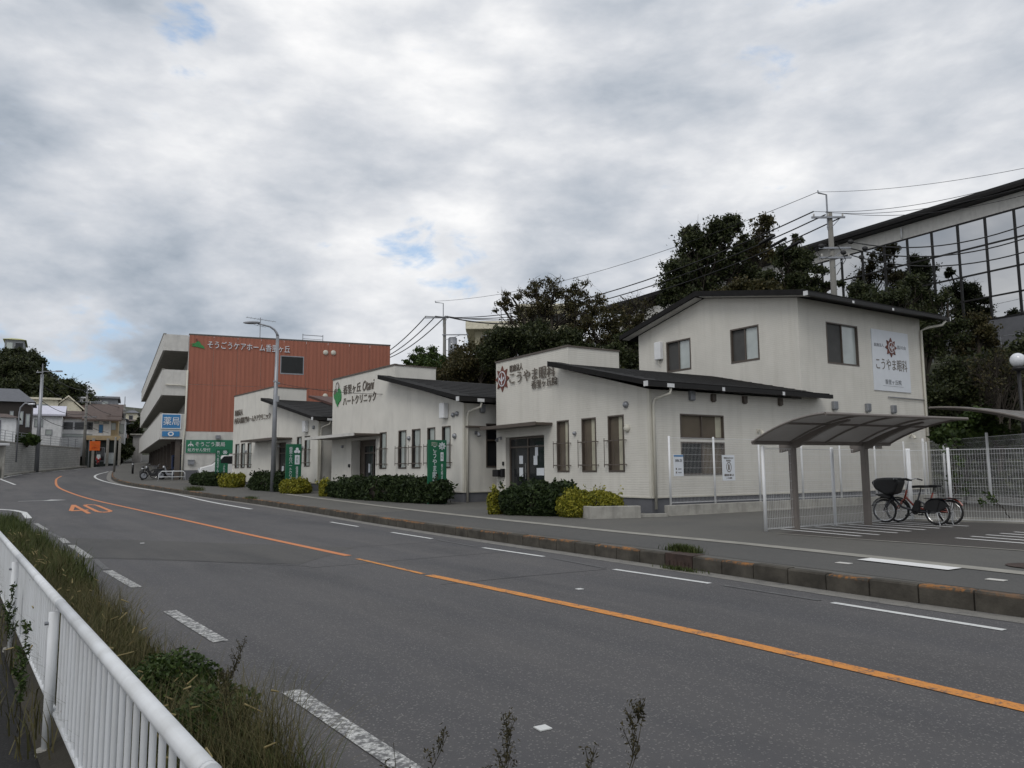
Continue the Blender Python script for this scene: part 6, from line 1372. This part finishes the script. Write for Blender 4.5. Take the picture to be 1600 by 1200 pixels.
# hedges and shrubs in front of the clinics
def bush(label, P, Q, wid, h, leaf, seed, n, lsize, cat, name, dip=.12, base=.0, lumps=1.0):
    g_ = np.random.default_rng(seed); P, Q = np.array(P,float), np.array(Q,float); L = float(np.hypot(*(Q-P))); an = math.atan2(Q[1]-P[1], Q[0]-P[0]); c = (P+Q)/2
    t = thing(name, label, cat, (c[0], c[1], pz(*c)), an)
    # superellipsoid shell and a fuller inside
    ph = g_.uniform(0, 6.28, 8)
    def shape(u, v, k):
        cu_, su = np.cos(u), np.sin(u); cv, sv = np.cos(v), np.sin(v); pw = lambda q, e: np.sign(q)*np.abs(q)**e
        x = pw(cv,.75)*pw(cu_,.65)*L/2; y = pw(cv,.75)*pw(su,.75)*wid/2; z = h*(.42+.58*pw(sv,.8))
        lump = 1+lumps*(.05*np.sin(x*3.1+ph[0])+.06*np.sin(x*5.3+ph[1]+y*4)+.05*np.sin(y*6+z*5+ph[2])+.05*np.sin(x*9+z*8+ph[3]))
        return np.stack([x*k*(1+.4*(lump-1)), y*k*lump, (z*lump)*(.35+.65*k)], -1)
    U, Vv = g_.uniform(0,2*np.pi,n), np.arcsin(g_.uniform(-1,1,n)); k = 1-np.abs(g_.normal(0,.07,n)); k += (g_.random(n) < .06)*g_.uniform(0,.10,n)
    C = shape(U, Vv, k); C[:,2] = np.maximum(C[:,2], .02)
    V, F = leaf_quads(C, lsize, g_, 1.8); link('foliage', npmesh('foliage', V, F, M[leaf]), t)
    uu, vv = np.meshgrid(np.linspace(0,2*np.pi,40), np.linspace(-np.pi/2,np.pi/2,16)); S = shape(uu, vv, .86)
    b = MB(); b.grid([[tuple(S[i,j]) for j in range(40)] for i in range(16)]); obj('dark_core', b, M['bark'], t, True)  # added solid dark core, stands for the shaded inside behind the leaves
    segs = []
    for _ in range(int(6+L*6)):
        a = np.array((g_.uniform(-L/2.3,L/2.3), g_.uniform(-wid/3,wid/3), h*.7)); e = a+np.array((g_.normal(0,.1), g_.normal(0,.1), h*.22+g_.uniform(-.05,.10))); segs.append((a, e, .006, .003))
    V, F = tubes_np(segs, 3); tag(link('twigs', npmesh('twigs', V, F, M['bark']), t), kind='stuff')
    C = np.concatenate([s[1]+g_.normal(0,1,(12,3))*np.array((.045,.045,.07)) for s in segs]); V, F = leaf_quads(C, lsize*.9, g_); tag(link('shoots', npmesh('shoots', V, F, M[leaf]), t), kind='stuff')
    return t
bush('dark green hedge in front of the eye clinic entrance', (-.20,23.05), (1.75,21.85), 1.2, .90, 'leafh', 51, 17000, .085, 'hedge', 'hedge')
bush('bright yellow green shrub beside the concrete planter block', (1.25,21.35), (3.05,21.75), 1.1, .70, 'leafy', 52, 14000, .055, 'shrub', 'shrub', lumps=.6)
bush('small yellow shrub at the left end of the eye clinic hedge', (-.62,22.9), (-.42,23.5), .45, .72, 'leafy', 53, 2500, .06, 'shrub', 'shrub')
bush('long dark hedge in front of the heart clinic, longest of the hedges', (-2.40,28.75), (-8.25,35.6), 1.2, .93, 'leafh', 54, 34000, .09, 'hedge', 'hedge')
bush('small yellow shrub at the left end of the longest hedge', (-8.5,35.9), (-8.9,36.3), .6, .75, 'leafy', 55, 2500, .07, 'shrub', 'shrub')
bush('dark hedge behind the tall street lamp', (-11.2,40.2), (-14.75,43.9), 1.2, .95, 'leafh', 56, 17000, .10, 'hedge', 'hedge')
bush('yellow green shrub right of the tall street lamp', (-10.3,38.6), (-11.7,40.0), 1.1, .66, 'leafy', 57, 8000, .08, 'shrub', 'shrub', lumps=1.4)
bush('dark hedge before the white car, farthest of the hedges', (-17.6,47.4), (-20.8,50.6), 1.2, .74, 'leafh', 58, 12000, .11, 'hedge', 'hedge')
bush('yellow green shrub in front of the stepped green sign', (-16.1,45.7), (-17.7,47.3), 1.1, .70, 'leafy', 59, 7000, .09, 'shrub', 'shrub', lumps=1.4)
t = thing('planter_block', 'low grey concrete planter edge beside the yellow shrub', 'planter', (2.02,20.45,.24), R(14)); b = MB(); b.box(0,0,-.05,1.45,.22,.34); b.box(.0,.22,-.05,.18,1.1,.34); obj('block', b, M['concrete'], t, bevel=.015)
b = MB(); b.box(1.3,.25,-.05,2.35,.5,.10); obj('step', b, M['concrete'], t)

# grass and weeds along the guard fence
def blades(P, h, lean, w, g_):
    n = len(P); a = g_.uniform(0,2*np.pi,n); d = np.c_[np.cos(a),np.sin(a),np.zeros(n)]; s = np.c_[-np.sin(a),np.cos(a),np.zeros(n)]
    h = h[:,None]; le = (lean*g_.uniform(.2,1.2,n))[:,None]; w = (w*g_.uniform(.6,1.3,n))[:,None]; up = np.array([[0,0,1.]])
    m = P+up*h*.55+d*h*le*.3; t = P+up*h*(1-.25*le)+d*h*le
    V = np.stack([P-s*w, P+s*w, m+s*w*.8, m-s*w*.8, t+s*w*.15, t-s*w*.15], 1).reshape(-1,3)
    i = np.arange(n)[:,None]*6; F = np.concatenate([i+np.array([[0,1,2,3]]), i+np.array([[3,2,4,5]])])
    return V, F, t
def strip_pts(n, s0, s1, o0, o1, g_, pw=1.0):
    s = s0+(s1-s0)*g_.uniform(0,1,n)**pw; o = g_.uniform(o0, o1, n); nrm = np.array((.8072,.5903)); p = gp[None]+gd[None]*s[:,None]+nrm[None]*o[:,None]
    return np.c_[p, np.zeros(n)+.02], s, o
def grass(name, n, s0, s1, o0, o1, h0, h1, mt, seed, w=.006, lean=.5, pw=1.0, seeds=0):
    g_ = np.random.default_rng(seed); P, s, o = strip_pts(n, s0, s1, o0, o1, g_, pw)
    clump = .5+.5*np.sin(s*2.3+seed)*np.sin(s*.9+o*5+seed*.7); keep = g_.random(n) < .25+.75*clump; P, s, o, clump = P[keep], s[keep], o[keep], clump[keep]
    h = (h0+(h1-h0)*g_.uniform(0,1,len(P)))*(.5+.5*clump); V, F, T = blades(P, h, lean, w, g_)
    tag(link(name, npmesh(name, V, F, M[mt])), kind='stuff')
    if seeds:
        k = g_.choice(np.flatnonzero(o < .62), seeds); t = T[k]; segs = [(q, q+np.array((g_.normal(0,.03),g_.normal(0,.03),-.01+g_.uniform(-.03,.05)))*1.3, .006, .003) for q in t]
        V, F = tubes_np(segs, 5); tag(link('seed_heads', npmesh('seed_heads', V, F, M['seed'])), kind='stuff')
grass('dry_grass', 26000, -1.8, 14, .10, .86, .25, .66, 'grass', 61, .0021, .75, 1.2, 300)
grass('green_grass', 22000, -2.5, 20, .10, .80, .14, .46, 'grassg', 62, .0026, .7, 1.0)
grass('far_grass', 16000, 6, 22, .1, 1.1, .2, .6, 'grassg', 63, .008, .5, 1.0)
grass('footpath_grass', 500, -.2, 9, -.25, .0, .1, .4, 'grass', 64, .004, .8)
grass('low_weeds', 14000, -3, 9, .15, .95, .04, .16, 'grassg', 65, .006, .8)
def stalk(label, pos, h, seed, leaf='stalk', lean=(0,0), n=34, dens=1.0, cat='weed', name='weed_stalk', lsz=.0065):
    g_ = np.random.default_rng(seed); t = thing(name, label, cat, (pos[0], pos[1], pos[2])); tip = np.array((lean[0], lean[1], h)); segs = []; C = []
    main = [tip*i/8+np.array((.02*math.sin(i),.015*math.cos(i*1.3),0))*h*(i > 0) for i in range(9)]
    for i in range(8): segs.append((main[i], main[i+1], .004*(1-i/10), .004*(1-(i+1)/10)))
    for k in range(int(n*dens)):
        f = g_.uniform(.25,1); p = tip*f; L = h*.22*(1.15-f)*g_.uniform(.5,1.3)+.03; a = g_.uniform(0,6.28); e = p+np.array((L*math.cos(a)*.45, L*math.sin(a)*.45, L*.95)); segs.append((p, e, .0018, .0009))
        m = int(8+L*150); C.append(p+(e-p)*g_.uniform(.2,1.05,(m,1))+g_.normal(0,.008,(m,3)))
    V, F = tubes_np(segs, 4); link('stem', npmesh('stem', V, F, M['stalk']), t); V, F = leaf_quads(np.concatenate(C), lsz, g_, 2.6); link('leaves', npmesh('leaves', V, F, M[leaf]), t); return t
def low(px, py, D, z=0): a = at(px, py, D); return (a.x, D, z)
for i, (px, ptop, D, lab) in enumerate(((800,1122,2.9,'dark seeding weed stalk at the bottom edge left of the taller one'),(965,1116,2.7,'tallest dark weed stalk at the bottom edge'),(628,1150,3.0,'short arching weed stalk by the broken white line'),(690,1165,2.7,'drooping weed sprig at the bottom edge'),(905,1172,2.6,'small weed sprig beside the tallest stalk'),(380,1050,4.0,'reddish weed stalk by the green weed bush'),(355,1000,5.0,'leaning weed stalk over the broken white line'))):
    a = at(px, ptop, D); stalk(lab, (a.x-.06, a.y, .0), a.z, 70+i, lean=((.05,.14,.22,-.12,.10,-.05,.16)[i], .04), dens=(.8,.95,.45,.3,.35,.6,.6)[i])
for i, (s, o, h, lab) in enumerate(((.55,-.14,.62,'leafy weed climbing through the fence by the nearest post'),(2.6,-.10,.62,'tall leafy weed before the fence near the second post'),(3.4,-.16,.5,'pale weed at the foot of the fence near the second post'))):
    p = gp+gd*s+np.array((.8072,.5903))*o; stalk(lab, (p[0],p[1],0), h, 90+i, 'leafg', (.05,-.05), 26, .8, lsz=.012)
def weedbush(label, s, o, r, h, seed, n=9000):
    g_ = np.random.default_rng(seed); p = gp+gd*s+np.array((.8072,.5903))*o; t = thing('weed_bush', label, 'weed', (p[0],p[1],0)); d = g_.normal(size=(n,3)); d /= np.linalg.norm(d,axis=1)[:,None]; d[:,2] = abs(d[:,2]); k = g_.uniform(.35,1,n)**.5
    lump = 1+.25*np.sin(d[:,0]*5+seed)*np.cos(d[:,1]*6)+.15*np.sin(d[:,2]*9); C = d*np.array((r,r,h))*(k*lump)[:,None]; V, F = leaf_quads(C, .02, g_, 1.7); link('foliage', npmesh('foliage', V, F, M['leafg']), t)
    segs = [(np.zeros(3), c*.9, .004, .0015) for c in C[g_.choice(n, 120)]]; V, F = tubes_np(segs, 4); link('stems', npmesh('stems', V, F, M['stalk']), t); return t
weedbush('bushy green weed clump beside the nearest fence post', .15, .62, .42, .36, 95, 15000); weedbush('smaller green weed clump at the bottom edge by the fence', -.75, .62, .28, .34, 96, 5000)
def tuft(label, c, L, w, h, n, seed, an):
    g_ = np.random.default_rng(seed); u_ = g_.normal(0,.3,n)*L; v_ = g_.normal(0,.3,n)*w; P = np.c_[u_*math.cos(an)-v_*math.sin(an), u_*math.sin(an)+v_*math.cos(an), np.zeros(n)]
    V, F, T = blades(P, h*g_.uniform(.35,1,n), .6, .006, g_); o = link('grass_tuft', npmesh('grass_tuft', V, F, M['grassg'])); o.location = c; tag(o, kind='stuff')
tuft('green grass tuft growing on the near kerb by the drain inlet', (2.78,12.78,.21), .55, .16, .15, 800, 97, R(124)); tuft('dry grass tuft on the far kerb before the care home', (-18.0,43.9,pz(-18,43.9)), 1.8, .5, .3, 900, 98, R(130))
tuft('weeds at the kerb foot below the drain inlet', (2.55,12.0,.01), .7, .08, .08, 260, 99, R(124)); tuft('thin weeds in a joint of the far kerb', (-12.0,35.6,pz(-12,35.6)), 1.2, .3, .15, 300, 100, R(128))
leaf_l = plain('fallen_leaf', (.34,.26,.15), .8)
for k, (px, py) in enumerate(((39,1047),(100,1051),(82,1025),(60,1015))):
    a = pxdir(px, py); tt = (-.0-EYE)/a.z; b = MB(); b.v = [(-.05,0,.004),(0,-.018,.012),(.05,0,.006),(0,.018,.012)]; b.f = [(0,1,2,3)]; o = obj('fallen_leaf', b, leaf_l); o.location = (a.x*tt, a.y*tt, .01); o.rotation_euler = (0,0,k*1.3); tag(o, 'dry fallen leaf on the dark footpath', 'leaf', 'fallen leaves on the footpath')
